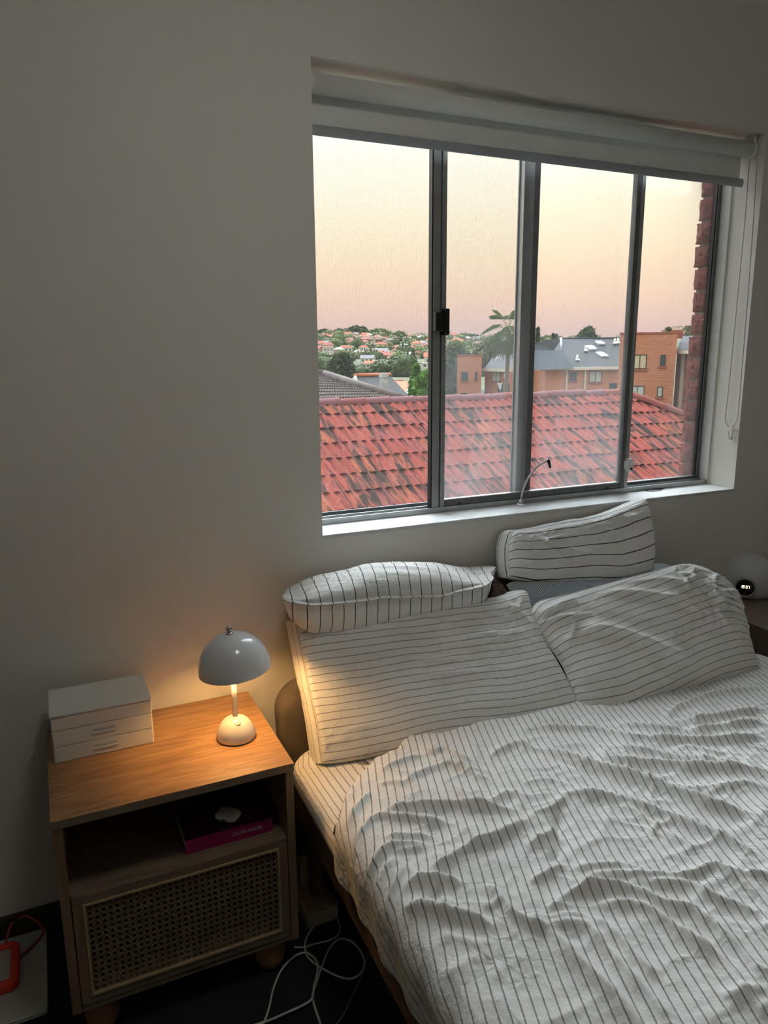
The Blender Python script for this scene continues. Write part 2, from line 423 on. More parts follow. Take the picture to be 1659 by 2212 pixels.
# added fill light, unseen above the view, shaped as a ceiling lamp
emis('added_fill_glow', (1.0, .97, .90), 10.8)
cl_ = thing('added_ceiling_fill', (.55, -1.25, RZ1), 'added round ceiling fill light, unseen above the view', 'lamp')
MB().lathe((.55, -1.25, RZ1), [(.0001, -.012), (.235, -.012), (.24, -.030), (.232, -.034), (.0001, -.034)][:3]+[(.24, 0)], 48).build('rim', 'white_plastic', cl_)
MB().lathe((.55, -1.25, RZ1), [(.0001, -.075), (.10, -.068), (.17, -.052), (.215, -.030), (.228, -.013)], 48).build('diffuser', 'added_fill_glow', cl_)
# window board
s = MB().box(WX0, WX1, -.002, .135, WZ0-.012, WZ0, .003)
struct(s.build('trim_1', 'sill_paint'), 'white painted window sill above the pillows', 'window sill')

# ------------------------------------------------------------------ window
win = struct(thing('window_1', (WX0, .13, WZ0)), 'aluminium sliding window in the bedroom wall', 'window')
bx('jamb', 'aluminium_white', win, 2.479, WX1, .127, .20, WZ0, WZ1, .002)
bx('jamb', 'aluminium_white', win, WX0, WX0+.02, .13, .20, WZ0, WZ1, .002)
bx('head', 'aluminium', win, WX0+.02, 2.479, .13, .20, WZ1-.03, WZ1)
tk = bx('track', 'aluminium', win, WX0+.02, 2.479, .130, .20, WZ0-.004, WZ0+.009, .001)
for a, b, h in ((.130, .134, .018), (.163, .167, .020), (.196, .20, .026)):
    bx('track_lip', 'aluminium', tk, WX0+.02, 2.479, a, b, WZ0+.009, WZ0+h)
# fixed light on the right, outer track
bx('mullion', 'aluminium', win, 1.557, 1.600, .170, .196, WZ0+.009, WZ1-.03, .003)
bx('mullion', 'aluminium_dark', win, 1.600, 1.626, .174, .196, WZ0+.009, WZ1-.03, .002)
bx('gasket', 'black_plastic', win, 2.459, 2.463, .176, .192, WZ0+.03, WZ1-.03)
bx('fixed_stile', 'aluminium_dark', win, 2.463, 2.479, .170, .196, WZ0+.009, WZ1-.03, .002)
bx('fixed_rail', 'aluminium_dark', win, 1.626, 2.463, .172, .196, WZ0+.009, WZ0+.030, .002)
bx('fixed_pane', 'glass_fixed', win, 1.60, 2.463, .184, .1855, WZ0+.02, WZ1-.03)
# sliding sash, pushed along to the middle
sa = bx('sash', 'aluminium', win, 1.190, 1.216, .134, .160, WZ0+.012, WZ1-.032, .002)
bx('stile', 'aluminium_dark', sa, 1.216, 1.223, .140, .158, WZ0+.012, WZ1-.032)
bx('stile', 'aluminium', sa, 1.223, 1.240, .136, .160, WZ0+.012, WZ1-.032, .002)
bx('gasket', 'black_plastic', sa, 1.1855, 1.190, .136, .158, WZ0+.012, WZ1-.032)
bx('stile', 'aluminium_dark', sa, 2.020, 2.040, .134, .160, WZ0+.012, WZ1-.032, .002)
bx('stile', 'aluminium', sa, 2.040, 2.058, .134, .160, WZ0+.012, WZ1-.032, .002)
bx('rail', 'aluminium_dark', sa, 1.240, 2.020, .136, .160, WZ0+.012, WZ0+.038, .002)
bx('rail', 'aluminium', sa, 1.240, 2.020, .138, .158, WZ0+.038, WZ0+.042)
bx('rail', 'aluminium_dark', sa, 1.240, 2.020, .136, .160, WZ1-.07, WZ1-.032)
bx('pane', 'glass_sash', sa, 1.240, 2.022, .147, .1485, WZ0+.038, WZ1-.06)
MB().box(1.188, 1.222, .112, .136, 1.652, 1.712, .003).box(1.222, 1.238, .108, .136, 1.640, 1.724, .003).build('latch', 'black_plastic', sa)
lk = MB().lathe((2.046, .136, 1.142), [(.0001, .028), (.010, .028), (.0135, .024), (.0135, 0), (.0001, 0)], 24, (0, -1, 0), True, (1.0, 1.0)) \
    .lathe((2.046, .136, 1.168), [(.0001, .028), (.010, .028), (.0135, .024), (.0135, 0), (.0001, 0)], 24, (0, -1, 0)).box(2.0325, 2.0595, .110, .136, 1.142, 1.168).build('lock', 'white_plastic', sa)
MB().lathe((2.048, .1085, 1.142), [(.0001, .002), (.006, .002), (.006, 0)], 16, (0, -1, 0)).build('keyhole', 'black_plastic', win)
MB().tube(spline([(2.058, .118, 1.160), (2.072, .112, 1.162), (2.086, .110, 1.161)]), .0016, 6).build('key', 'cord_white', win)
for z in (1.070,): MB().lathe((1.30, .1362, z), [(.0001, .003), (.004, .003), (.004, 0)], 12, (0, -1, 0)).build('screw', 'black_plastic', win)
MB().lathe((1.96, .1362, 1.070), [(.0001, .003), (.004, .003), (.004, 0)], 12, (0, -1, 0)).build('screw', 'black_plastic', win)
# fly screen outside the left half
sc = bx('screen', 'fly_mesh', win, WX0+.03, 1.56, .1970, .1974, WZ0+.024, WZ1-.03)
bx('screen_frame', 'aluminium_dark', sc, WX0+.02, 1.557, .194, .1995, WZ0+.012, WZ0+.026, .001)
bx('screen_frame', 'aluminium', sc, 1.552, 1.559, .1945, .1995, WZ0+.026, WZ1-.03)

# ------------------------------------------------------------------ roller blind
bl = thing('roller_blind', (1.6, .05, 2.312), 'rolled-up grey roller blind across the top of the window', 'blind')
MB().lathe((.757, .046, 2.307), [(.0265, 0), (.0265, 1.701)], 40, (1, 0, 0)).build('roller', 'blind_cloth', bl)
P = np.zeros((24, 2, 3))
for i in range(24):
    t_ = i/23; ang = 0 if i > 5 else (5-i)/5*1.2
    if i <= 5: y, z = .046+.0268*math.cos(ang), 2.307+.0268*math.sin(ang)
    else: y, z = .0728, 2.307-(i-5)/18*.096
    P[i, 0] = (.750, y, z); P[i, 1] = (2.452, y, z)
g = MB(); g.grid(P); g.grid(P+np.array((0, .0012, 0)), True, True); g.build('fabric', 'blind_cloth', bl)
MB().lathe((.750, .0735, 2.198), [(.0001, 0), (.0135, 0), (.0145, .003), (.0145, 1.710), (.0135, 1.713), (.0001, 1.713)], 20, (1, 0, 0), True, (1.0, .62)).build('bottom_bar', 'blind_bar', bl)
for x in (.750, 2.4630):
    MB().lathe((x-.003 if x < 1 else x, .0735, 2.198), [(.0001, 0), (.016, 0), (.016, .003), (.0001, .003)], 20, (1, 0, 0), True, (1.0, .62)).build('end_cap', 'grey_plastic', bl)
for x in (.744, 2.462):
    b_ = MB().lathe((x, .046, 2.307), [(.0001, 0), (.027, 0), (.0285, .004), (.0285, .012), (.025, .015), (.0001, .015)], 32, (1, 0, 0)).build('bracket', 'white_plastic', bl)
    MB().box(x, x+.012, .03, .066, 2.315, 2.356, .002).build('bracket_plate', 'white_plastic', b_)
ch = thing('blind_chain', (2.472, .03, 2.27), 'white beaded blind chain hanging against the right window reveal', 'chain')
pa = spline([(2.472, .052, 2.272), (2.474, .050, 2.05), (2.477, .055, 1.75), (2.477, .058, 1.45), (2.477, .062, 1.33), (2.477, .055, 1.302), (2.477, .033, 1.288),
             (2.477, .012, 1.305), (2.477, .004, 1.35), (2.477, .006, 1.55), (2.476, .010, 1.9), (2.474, .020, 2.27)], 60)
d = np.concatenate([[0], np.cumsum(np.linalg.norm(np.diff(pa, axis=0), axis=1))])
k = np.arange(0, d[-1], .0066); bp = np.stack([np.interp(k, d, pa[:, i]) for i in range(3)], 1)
OCT = np.array([(1, 0, 0), (-1, 0, 0), (0, 1, 0), (0, -1, 0), (0, 0, 1), (0, 0, -1)], float)
def ball(mb, c, r, seg=8): mb.lathe(c, [(.0001, -r), (.5*r, -.866*r), (.866*r, -.5*r), (r, 0), (.866*r, .5*r), (.5*r, .866*r), (.0001, r)], seg)
m = MB()
for q in bp: ball(m, q, .0027, 6)
m.build('bead_string', 'bead', ch)
MB().tube(pa[::8], .0009, 4).build('thread', 'icon_grey', ch)  # thread coloured dark to paint the shade between the beads
cn = MB().box(2.4735, 2.4805, .020, .040, 1.272, 1.290, .002).build('connector', 'white_plastic', ch)
MB().tube(spline([(2.477, .022, 1.274), (2.477, .022, 1.258), (2.477, .030, 1.250), (2.477, .038, 1.258), (2.477, .038, 1.274)]), .0014, 6).build('connector_ring', 'chrome', ch)
MB().box(2.4735, 2.4805, .022, .038, 1.240, 1.252, .002).build('weight', 'grey_plastic', ch)

# ------------------------------------------------------------------ little things on the sill
gb = (1.539, .108, WZ0)
gd = thing('charging_cable', gb, 'short white flexible cable standing up from a round foot on the sill', 'cable')
MB().lathe(gb, [(.0001, 0), (.020, 0), (.021, .002), (.019, .005), (.0001, .005)], 28, (0, 0, 1), True, (1, .62)).lathe((gb[0], gb[1], gb[2]+.004), [(.0075, 0), (.007, .012), (.005, .015), (.0001, .015)], 16).build('foot', 'white_plastic', gd)
MB().tube(spline([(1.539, .108, WZ0+.014), (1.546, .107, WZ0+.05), (1.565, .106, WZ0+.095), (1.600, .105, WZ0+.133), (1.640, .104, WZ0+.153), (1.650, .104, WZ0+.155)]), .0033, 8).build('stem', 'cord_white', gd)
MB().tube([(1.646, .104, WZ0+.158), (1.653, .104, WZ0+.150), (1.660, .104, WZ0+.128)], .0055, 10, True, [.0065, .0065, .004]).build('tip', 'black_plastic', gd)
ht = MB()
th_ = np.linspace(0, 2*math.pi, 40)
lp = np.stack([2.175+.034*np.cos(th_)+.004*np.cos(3*th_), .112+.020*np.sin(th_), np.full(40, WZ0+.0016)], 1)
ht.tube(lp, .0013, 6)
lp = np.stack([2.225+.026*np.cos(th_), .118+.009*np.sin(th_)+.004*np.sin(2*th_), np.full(40, WZ0+.0022)], 1); ht.tube(lp[6:30], .0013, 6)
tag(ht.build('hair_tie', 'black_plastic'), 'thin black hair tie lying on the window sill', 'hair tie')
# ------------------------------------------------------------------ bedside table
NX0, NX1, NY0, NY1, NZT = -.063, .486, -.461, -.020, .600
def nightstand(label):
    r = thing('bedside_table', ((NX0+NX1)/2, (NY0+NY1)/2, 0), label, 'bedside table', 'pair of bedside tables')
    s = .020
    top = bx('top', 'oak', r, NX0, NX1, NY0, NY1, NZT-.021, NZT, .0012)
    bx('edge_band', 'oak_edge', top, NX0+.001, NX1-.001, NY0-.0006, NY0+.001, NZT-.020, NZT-.0015)
    for a in (NX0+.002, NX1-.002-s): bx('side_panel', 'oak_v', r, a, a+s, NY0+.003, NY1, .098, NZT-.021, .0008)
    bx('back_panel', 'dark_oak', r, NX0+s, NX1-s, NY1-.008, NY1, .10, NZT-.022)
    bx('bottom_panel', 'oak_edge', r, NX0+.002+s, NX1-.002-s, NY0+.006, NY1-.008, .098, .112)
    bx('shelf', 'oak_edge', r, NX0+.002+s, NX1-.002-s, NY0+.022, NY1-.008, .378, .393)
    # drawer with a cane front
    x0, x1, z0, z1 = -.038, .461, .114, .398; fy0, fy1 = NY0+.003, NY0+.019
    w = .021
    d = MB().box(x0, x1, fy0, fy1, z1-w, z1, .001).box(x0, x1, fy0, fy1, z0, z0+w, .001).build('drawer', 'oak_edge', r)
    for a in (x0, x1-w): bx('stile', 'oak_v', d, a, a+w, fy0, fy1, z0+w, z1-w)
    cx0, cx1, cz0, cz1 = x0+w, x1-w, z0+w, z1-w; e = .006
    m = MB().box(cx0, cx1, fy0-.003, fy1-.006, cz1-e, cz1, .001).box(cx0, cx1, fy0-.003, fy1-.006, cz0, cz0+e, .001)
    m.box(cx0, cx0+e, fy0-.003, fy1-.006, cz0+e, cz1-e, .001).box(cx1-e, cx1, fy0-.003, fy1-.006, cz0+e, cz1-e, .001); m.build('beading', 'bead_wood', d)
    gx0, gx1, gz0, gz1 = cx0+e, cx1-e, cz0+e, cz1-e; p = .0146; y = fy0+.004
    m = MB(); wv = .0011
    nx = int((gx1-gx0)/p); nz = int((gz1-gz0)/p); px_ = (gx1-gx0)/nx; pz_ = (gz1-gz0)/nz
    for i in range(nx+1):
        for o in (-.0020, .0020):
            x = gx0+i*px_+o
            if gx0 < x < gx1: m.box(x-wv/2, x+wv/2, y-.0006, y, gz0, gz1)
    for j in range(nz+1):
        for o in (-.0020, .0020):
            z = gz0+j*pz_+o
            if gz0 < z < gz1: m.box(gx0, gx1, y-.0011, y-.0005, z-wv/2, z+wv/2)
    W = gx1-gx0; Hh = gz1-gz0
    for sgn in (1, -1):
        for k in range(-nz, nx+1):
            # diagonal through the grid crossings
            xa, za = gx0+(k+.5)*px_, (gz0 if sgn > 0 else gz1); xb, zb = xa+nz*px_, (gz1 if sgn > 0 else gz0)
            t0 = max(0, (gx0-xa)/(xb-xa)); t1 = min(1, (gx1-xa)/(xb-xa))
            if t1 <= t0: continue
            A = np.array((xa+(xb-xa)*t0, y-.0014 if sgn > 0 else y-.0018, za+(zb-za)*t0)); B = np.array((xa+(xb-xa)*t1, A[1], za+(zb-za)*t1))
            dd = B-A; dd /= np.linalg.norm(dd); nn = np.array((-dd[2], 0, dd[0]))*.0013
            m.obox(A-nn/2, B-A, (0, .0005, 0), nn)
    m.build('cane_web', 'cane', d)
    bx('drawer_box', 'dark_oak', d, x0+.03, x1-.03, fy1+.06, NY1-.03, z0+.01, z1-.05)
    for fx, fy in ((NX0+.066, NY0+.060), (NX1-.066, NY0+.060), (NX0+.066, NY1-.06), (NX1-.066, NY1-.06)):
        pr = [(.020, 0), (.030, .006), (.038, .022), (.0405, .042), (.039, .060), (.035, .078), (.031, .090), (.030, .098)]
        MB().lathe((fx, fy, 0), pr, 32).build('foot', 'foot_wood', r)
    return r
ns = nightstand('oak bedside table with a cane drawer, lit by the lamp')
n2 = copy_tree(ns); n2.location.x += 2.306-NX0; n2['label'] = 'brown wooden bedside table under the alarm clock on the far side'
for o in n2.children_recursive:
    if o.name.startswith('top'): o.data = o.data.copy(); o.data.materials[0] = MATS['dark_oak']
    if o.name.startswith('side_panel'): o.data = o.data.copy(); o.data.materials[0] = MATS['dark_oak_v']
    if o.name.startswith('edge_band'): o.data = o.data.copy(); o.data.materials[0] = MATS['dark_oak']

# ------------------------------------------------------------------ mushroom lamp
LX, LY = .389, -.274
lp_ = thing('table_lamp', (LX, LY, NZT), 'lit white mushroom table lamp with a glossy dome shade', 'lamp')
pr = [(.0495, 0), (.0500, .004)]
bs = MB().lathe((LX, LY, NZT), [(.0001, 0), (.0485, 0), (.0485, .0035), (.0001, .0035)], 56).build('foot_ring', 'rubber', lp_)
pr = [(.0505*math.cos(a), .0035+.058*math.sin(a)) for a in np.linspace(0, math.pi/2-.02, 18)]
MB().lathe((LX, LY, NZT), [(.046, .0035)]+pr+[(.0001, .0616)], 64).build('base', 'enamel_base', lp_)
MB().lathe((LX, LY-.026, NZT+.0605-.010), [(.0001, .0035), (.0065, .0035), (.0072, .002), (.0072, -.004)], 24, (0, -.45, 1)).build('touch_button', 'enamel_base', lp_)
MB().lathe((LX, LY, NZT+.058), [(.0068, 0), (.0068, .115)], 24).build('stem', 'enamel_base', lp_)
# shade: a dome, slightly tilted, open underneath
SCN = np.array((LX+.006, LY, NZT+.190)); ax = np.array((-.09, .02, 1.0)); R0, H0 = .0925, .098
outer = [(R0*math.cos(a)**.92, H0*math.sin(a)) for a in np.linspace(0, math.pi/2-.03, 30)]
inner = [(r_-.0022, h_-.0022) for r_, h_ in outer][::-1]
MB().lathe(SCN, outer+[(.0001, H0)], 80, ax, cap=False).lathe(SCN, [(.0001, H0-.0022)]+[(max(r_, .0002), h_) for r_, h_ in inner[:-1]]+[(R0-.0022, 0), (R0, 0)], 80, ax, cap=False).build('shade', 'enamel', lp_)
axn = ax/np.linalg.norm(ax)
tp = SCN+axn*H0
MB().lathe(tp-axn*.001, [(.0001, 0), (.0095, 0), (.0100, .002), (.006, .0035), (.004, .006)], 28, ax).build('finial_cap', 'chrome', lp_)
m = MB(); m.lathe(tp+axn*.0125, [(.0001, -.0082)]+[(.0082*math.cos(a), .0082*math.sin(a)) for a in np.linspace(-1.4, 1.4, 14)]+[(.0001, .0082)], 28, ax); m.build('finial', 'chrome', lp_)
bc = SCN+axn*.054
emis('bulb_glow', (1.0, .55, .19), 320.0)
MB().lathe(bc, [(.0001, -.020), (.010, -.017), (.0165, -.008), (.018, .002), (.015, .014), (.009, .024), (.0001, .030)], 28, ax).build('bulb', 'bulb_glow', lp_)

# ------------------------------------------------------------------ three-drawer box
BX0, BX1, BY0, BY1, BZ1 = -.048, .190, -.210, -.050, .726
bxo = thing('storage_box', ((BX0+BX1)/2, (BY0+BY1)/2, NZT), 'white translucent three-drawer box on the bedside table', 'storage box')
bx('shell', 'frosted', bxo, BX0, BX1, BY0+.004, BY1, NZT, BZ1-.006, .002)
ld = bx('lid', 'frosted', bxo, BX0-.001, BX1+.001, BY0-.002, BY1+.001, BZ1-.006, BZ1, .0022)
bx('lid_notch', 'frosted_slot', ld, .062, .076, BY0-.0035, BY0+.001, BZ1-.011, BZ1-.001, .002)
for j, (a, b) in enumerate(((.6005, .6415), (.6425, .6835), (.6845, .7185))):
    dw = bx('drawer', 'frosted', bxo, BX0+.0015, BX1-.0015, BY0, BY0+.008, a, b, .0016)
    if j < 2:
        bx('handle_slot', 'frosted_slot', dw, .045, .100, BY0-.0006, BY0+.001, b-.020, b-.013, .0004)
        bx('handle', 'frosted', dw, .043, .102, BY0-.003, BY0+.001, b-.025, b-.020, .001)

# ------------------------------------------------------------------ book and earbud case on the shelf
SZ = .393
bk = thing('book', (.331, -.34, SZ), 'magenta paperback with white spine lettering on the open shelf', 'book')
b0, b1, y0, y1, th = .222, .439, -.408, -.262, .0365
bx('page_block', 'paper', bk, b0+.002, b1-.002, y0+.003, y1-.002, SZ+.0012, SZ+th-.0012)
cv = bx('cover', 'book_cover', bk, b0, b1, y0+.0005, y1, SZ+th-.0012, SZ+th, .0004)
bx('back_cover', 'book_cover', bk, b0, b1, y0+.0005, y1, SZ, SZ+.0012, .0004)
sp_ = bx('spine', 'book_spine', bk, b0, b1, y0, y0+.0025, SZ, SZ+th, .0008)
def text(name, body, mat, parent, loc, size, rot=(math.pi/2, 0, 0), ext=.0003, sxy=(1, 1)):
    c = bpy.data.curves.new(name, 'FONT'); c.body = body; c.size = size; c.extrude = ext; c.align_x = 'CENTER'; c.align_y = 'CENTER'
    c.space_character = 1.12; c.offset = 0.0
    o = bpy.data.objects.new(name, c); COL.objects.link(o)
    dg = bpy.context.evaluated_depsgraph_get(); me = bpy.data.meshes.new_from_object(o.evaluated_get(dg))
    bpy.data.objects.remove(o); bpy.data.curves.remove(c)
    me.name = name; me.materials.clear(); me.materials.append(MATS[mat])
    ob = bpy.data.objects.new(name, me); COL.objects.link(ob)
    off = np.zeros(3); q = parent
    while q is not None: off += V(q.location); q = q.parent
    ob.parent = parent; ob.location = tuple(V(loc)-off); ob.rotation_euler = rot; ob.scale = (sxy[0], sxy[1], 1)
    return ob
text('spine_lettering', 'COLLEEN HOOVER', 'print_white', sp_, (.374, y0-.0002, SZ+.0200), .0135, sxy=(.60, 1.0))
text('spine_mark', '~', 'print_pink', sp_, (.428, y0-.0002, SZ+.022), .012)
ec = thing('earbud_case', (.338, -.361, SZ+th), 'white rounded earbud case lying on the magenta paperback', 'earbud case')
def superell(c, ax_, ay, az, n1, n2, rot, nu=40, nv=20):
    P = np.zeros((nv, nu, 3))
    for j in range(nv):
        ph = -math.pi/2+math.pi*j/(nv-1)
        for i in range(nu):
            w_ = 2*math.pi*i/(nu-1)
            sg = lambda v, e_: math.copysign(abs(v)**e_, v)
            x = ax_*sg(math.cos(ph), n1)*sg(math.cos(w_), n2); y = ay*sg(math.cos(ph), n1)*sg(math.sin(w_), n2); z = az*sg(math.sin(ph), n1)
            P[j, i] = (c[0]+x*math.cos(rot)-y*math.sin(rot), c[1]+x*math.sin(rot)+y*math.cos(rot), c[2]+z)
    return P
MB().grid(superell((.338, -.361, SZ+th+.0108), .0305, .0235, .0108, .75, .55, -.75)).build('shell', 'case_white', ec)
q = np.array((.338, -.361)); dv = np.array((math.cos(-.75-math.pi/2), math.sin(-.75-math.pi/2)))
pc = q+dv*.0232; tv = np.array((-dv[1], dv[0]))
m = MB(); m.obox((pc[0]-tv[0]*.0045+0, pc[1]-tv[1]*.0045, SZ+th+.0085), (tv[0]*.009, tv[1]*.009, 0), (dv[0]*.0012, dv[1]*.0012, 0), (0, 0, .0032)); m.build('port', 'black_plastic', ec)

# ------------------------------------------------------------------ laptop with a portable drive on it
lt = thing('laptop', (-.26, -.18, 0), 'closed silver laptop lying on the dark carpet', 'laptop')
import bmesh
def rrect(name, mat, parent, x0, x1, y0, y1, z0, z1, r, seg=6, top_in=0.0):
    pts = []
    for cx_, cy_, a0 in ((x1-r, y1-r, 0), (x0+r, y1-r, 90), (x0+r, y0+r, 180), (x1-r, y0+r, 270)):
        for k in range(seg+1):
            a = math.radians(a0+90*k/seg); pts.append((cx_+r*math.cos(a), cy_+r*math.sin(a)))
    n = len(pts); v = []; e = min(.002, (z1-z0)*.3); cx_, cy_ = (x0+x1)/2, (y0+y1)/2
    for z, i_ in ((z0, e), (z0+e, 0), (z1-e, 0), (z1, e)):
        for x, y in pts:
            v.append((x-math.copysign(i_, x-cx_), y-math.copysign(i_, y-cy_), z))
    f = [tuple(range(n))[::-1], tuple(range(3*n, 4*n))]
    for j in range(3): f += [(j*n+i, j*n+(i+1) % n, (j+1)*n+(i+1) % n, (j+1)*n+i) for i in range(n)]
    return MB().add(v, f).build(name, mat, parent)
rrect('base', 'laptop_silver', lt, -.445, -.118, -.325, -.030, .003, .011, .012)
rrect('lid', 'laptop_silver', lt, -.445, -.118, -.325, -.030, .0115, .018, .012)
for fx, fy in ((-.43, -.31), (-.135, -.31), (-.43, -.045), (-.135, -.045)): MB().lathe((fx, fy, 0), [(.006, 0), (.006, .0032)], 14).build('rubber_foot', 'rubber', lt)
hd = thing('portable_drive', (-.245, -.15, .018), 'silver portable drive in a red-orange rubber bumper on the laptop', 'hard drive')
rrect('body', 'drive_silver', hd, -.300, -.200, -.218, -.092, .0215, .0385, .006)
def frame_rr(name, mat, parent, x0, x1, y0, y1, w, z0, z1, r):
    def loop(d, rr):
        o = []
        for cx_, cy_, a0 in ((x1-d-rr, y1-d-rr, 0), (x0+d+rr, y1-d-rr, 90), (x0+d+rr, y0+d+rr, 180), (x1-d-rr, y0+d+rr, 270)):
            for k in range(7):
                a = math.radians(a0+90*k/6); o.append((cx_+rr*math.cos(a), cy_+rr*math.sin(a)))
        return o
    prof = [(0.002, z0), (0, z0+.003), (0, z1-.003), (.002, z1), (w-.002, z1), (w, z1-.003), (w, z0+.003), (w-.002, z0)]
    L = [[(x, y, z) for x, y in loop(d, max(r-d*.6, .003))] for d, z in prof]; n = len(L[0]); k = len(L)
    v = [p_ for l_ in L for p_ in l_]
    f = [(j*n+i, j*n+(i+1) % n, ((j+1) % k)*n+(i+1) % n, ((j+1) % k)*n+i) for j in range(k) for i in range(n)]
    return MB().add(v, f, True).build(name, mat, parent)
frame_rr('bumper', 'orange_rubber', hd, -.312, -.183, -.232, -.078, .020, .0182, .0445, .022)
cb = MB().tube(spline([(-.222, -.082, .030), (-.216, -.045, .030), (-.200, -.012, .050), (-.165, -.020, .062), (-.130, -.036, .030), (-.129, -.060, .0215), (-.150, -.090, .0215), (-.183, -.125, .024)]), .0028, 8)
cb.build('cable', 'orange_cord', hd)

# ------------------------------------------------------------------ power board, plugs and cords
pb = thing('power_board', (.60, -.16, 0), 'beige power board with a plug, on the floor behind the bedside table', 'power board')
MB().box(.545, .640, -.335, -.06, .0, .045, .006).build('body', 'beige_plastic', pb)
for k_ in range(3):
    s_ = bx('socket', 'beige_plastic', pb, .558, .627, -.325+k_*.085, -.255+k_*.085, .045, .050, .004)
    for a in (-1, 1):
        MB().obox((.5925+a*.010-.0012, -.295+k_*.085, .0502), (.0024, 0, 0), (a*.004, .012, 0), (0, 0, .0006)).build('slot', 'black_plastic', s_)
pl_ = MB().box(.562, .622, -.235, -.172, .0502, .135, .006).build('adapter', 'beige_plastic', pb)
tg_ = thing('wall_plug', (.575, -.05, .42), 'small white cord end showing between the table and headboard', 'plug')
MB().box(.540, .556, -.150, -.130, .452, .478, .003).build('plug_body', 'beige_plastic', tg_)
MB().tube(spline([(.548, -.140, .452), (.547, -.139, .30), (.552, -.145, .16), (.572, -.16, .06), (.58, -.2, .054)]), .003, 6).build('plug_cord', 'cord_grey', tg_)
def Z4(x, y): return (560+x/4.608, 1740+y/4.608)
def cord(name, pts, label, r=.0029, mat='cord_white', lift=0.0):
    P = [onZ(*Z4(x, y), .0045+lift) if z is None else onZ(*Z4(x, y), z) for x, y, z in pts]
    tag(MB().tube(spline(P, 10), r, 8).build(name, mat), label, 'cord')
cord('white_cord', [(760, 815, None), (735, 900, None), (640, 1080, None), (520, 1230, None), (465, 1340, None), (455, 1420, None), (480, 1500, None), (560, 1580, None), (680, 1650, None), (800, 1705, None),
      (920, 1722, None), (1010, 1670, None), (1048, 1580, None), (1020, 1470, None), (940, 1370, None), (840, 1325, None), (760, 1350, None), (690, 1440, None), (640, 1560, None), (595, 1680, None),
      (560, 1790, None), (530, 1900, None), (560, 2030, None), (610, 2180, None), (640, 2300, None)], 'looped white charging cord on the carpet beside the bed')
cord('white_cord', [(540, 590, .06), (590, 640, .02), (640, 780, None), (720, 890, None), (772, 960, None), (768, 1080, None), (803, 1210, None), (780, 1290, None), (700, 1340, None), (560, 1375, None), (450, 1410, None), (350, 1412, None)],
     'thin white cord running from the power board to the table foot', .0024, 'cord_white', .004)
cord('white_cord', [(-60, 2260, None), (40, 2165, None), (100, 2010, None), (140, 1830, None), (220, 1640, None), (340, 1510, None), (450, 1466, None), (530, 1500, None), (578, 1570, None), (575, 1680, None),
      (545, 1800, None), (525, 1920, None), (440, 1985, None), (280, 2060, None), (120, 2130, None), (20, 2165, None), (-120, 2210, None)], 'white cord bent into a long hairpin on the carpet', .0029, 'cord_white', .007)
cord('grey_cord', [(1080, 1470, None), (1050, 1620, None), (1000, 1740, None), (930, 1890, None), (850, 2060, None), (770, 2180, None), (700, 2300, None)], 'thin grey cord leading under the bed', .0018, 'cord_grey')

# ------------------------------------------------------------------ wake-up alarm clock on the far table
cz = .600
c0 = onZ(1621, 1292, cz); c0[1] = max(c0[1], -.17)
kx, ky = float(c0[0])+.026, float(c0[1])+.050
ck = thing('alarm_clock', (kx, ky, cz), 'grey dome-shaped alarm clock showing 19:37', 'clock')
to = np.array((CAM[0]-kx, CAM[1]-ky, 0)); to /= np.linalg.norm(to)
rt = np.array((-to[1], to[0], 0))       # to the clock's left-hand side as seen
R_ = .118
P = np.zeros((34, 64, 3))
for j in range(34):
    ph = -.62+(math.pi/2+.62)*j/33
    for i in range(64):
        w_ = 2*math.pi*i/63
        l = R_*math.cos(ph)*math.cos(w_); d_ = R_*.70*math.cos(ph)*math.sin(w_); h_ = R_*.93*math.sin(ph)
        P[j, i] = np.array((kx, ky, cz+.066))+rt*l+to*d_+np.array((0, 0, h_))
m = MB(); m.grid(P); m.add(P[0, :-1], [tuple(range(63))[::-1]]); m.build('shell', 'clock_shell', ck)
# face plate, tilted with the shell
fo = np.array((kx, ky, cz+.066))+to*(R_*.70*.95)+np.array((0, 0, -.016)); fn = to+np.array((0, 0, -.05)); fn /= np.linalg.norm(fn)
fr_ = rt; fu = np.cross(fr_, fn); fu = fu if fu[2] > 0 else -fu
MB().lathe(fo-fn*.012, [(.0001, .0155), (.0345, .0155), (.0355, .0205), (.0395, .0205), (.0425, .017), (.043, 0)], 48, fn).build('ring', 'clock_ring', ck)
fc = MB().lathe(fo, [(.0001, .0055), (.0325, .0055), (.0335, .004), (.0335, 0)], 48, fn).build('face', 'clock_face', ck)
SEG = {'1': 'bc', '9': 'abcdfg', '3': 'abcdg', '7': 'abc'}
def seg_digit(mb, ch_, cx_, w_, h_, t_):
    S = {'a': (-w_/2, w_/2, h_/2-t_, h_/2), 'g': (-w_/2, w_/2, -t_/2, t_/2), 'd': (-w_/2, w_/2, -h_/2, -h_/2+t_), 'f': (-w_/2, -w_/2+t_, 0, h_/2), 'b': (w_/2-t_, w_/2, 0, h_/2),
         'e': (-w_/2, -w_/2+t_, -h_/2, 0), 'c': (w_/2-t_, w_/2, -h_/2, 0)}
    for k_ in SEG[ch_]:
        a, b, c_, d_ = S[k_]; o = fo+fn*.0057+fr_*(cx_+a)+fu*(c_+.004)
        mb.obox(o, fr_*(b-a), fn*.0005, fu*(d_-c_))
m = MB()
for ch_, cx_ in (('1', -.0135), ('9', -.0055), ('3', .0055), ('7', .0135)): seg_digit(m, ch_, cx_, .0060, .0125, .0019)
for dz in (.0065, .0015): m.obox(fo+fn*.0057+fr_*(-.0006)+fu*dz, fr_*.0012, fn*.0005, fu*.0014)
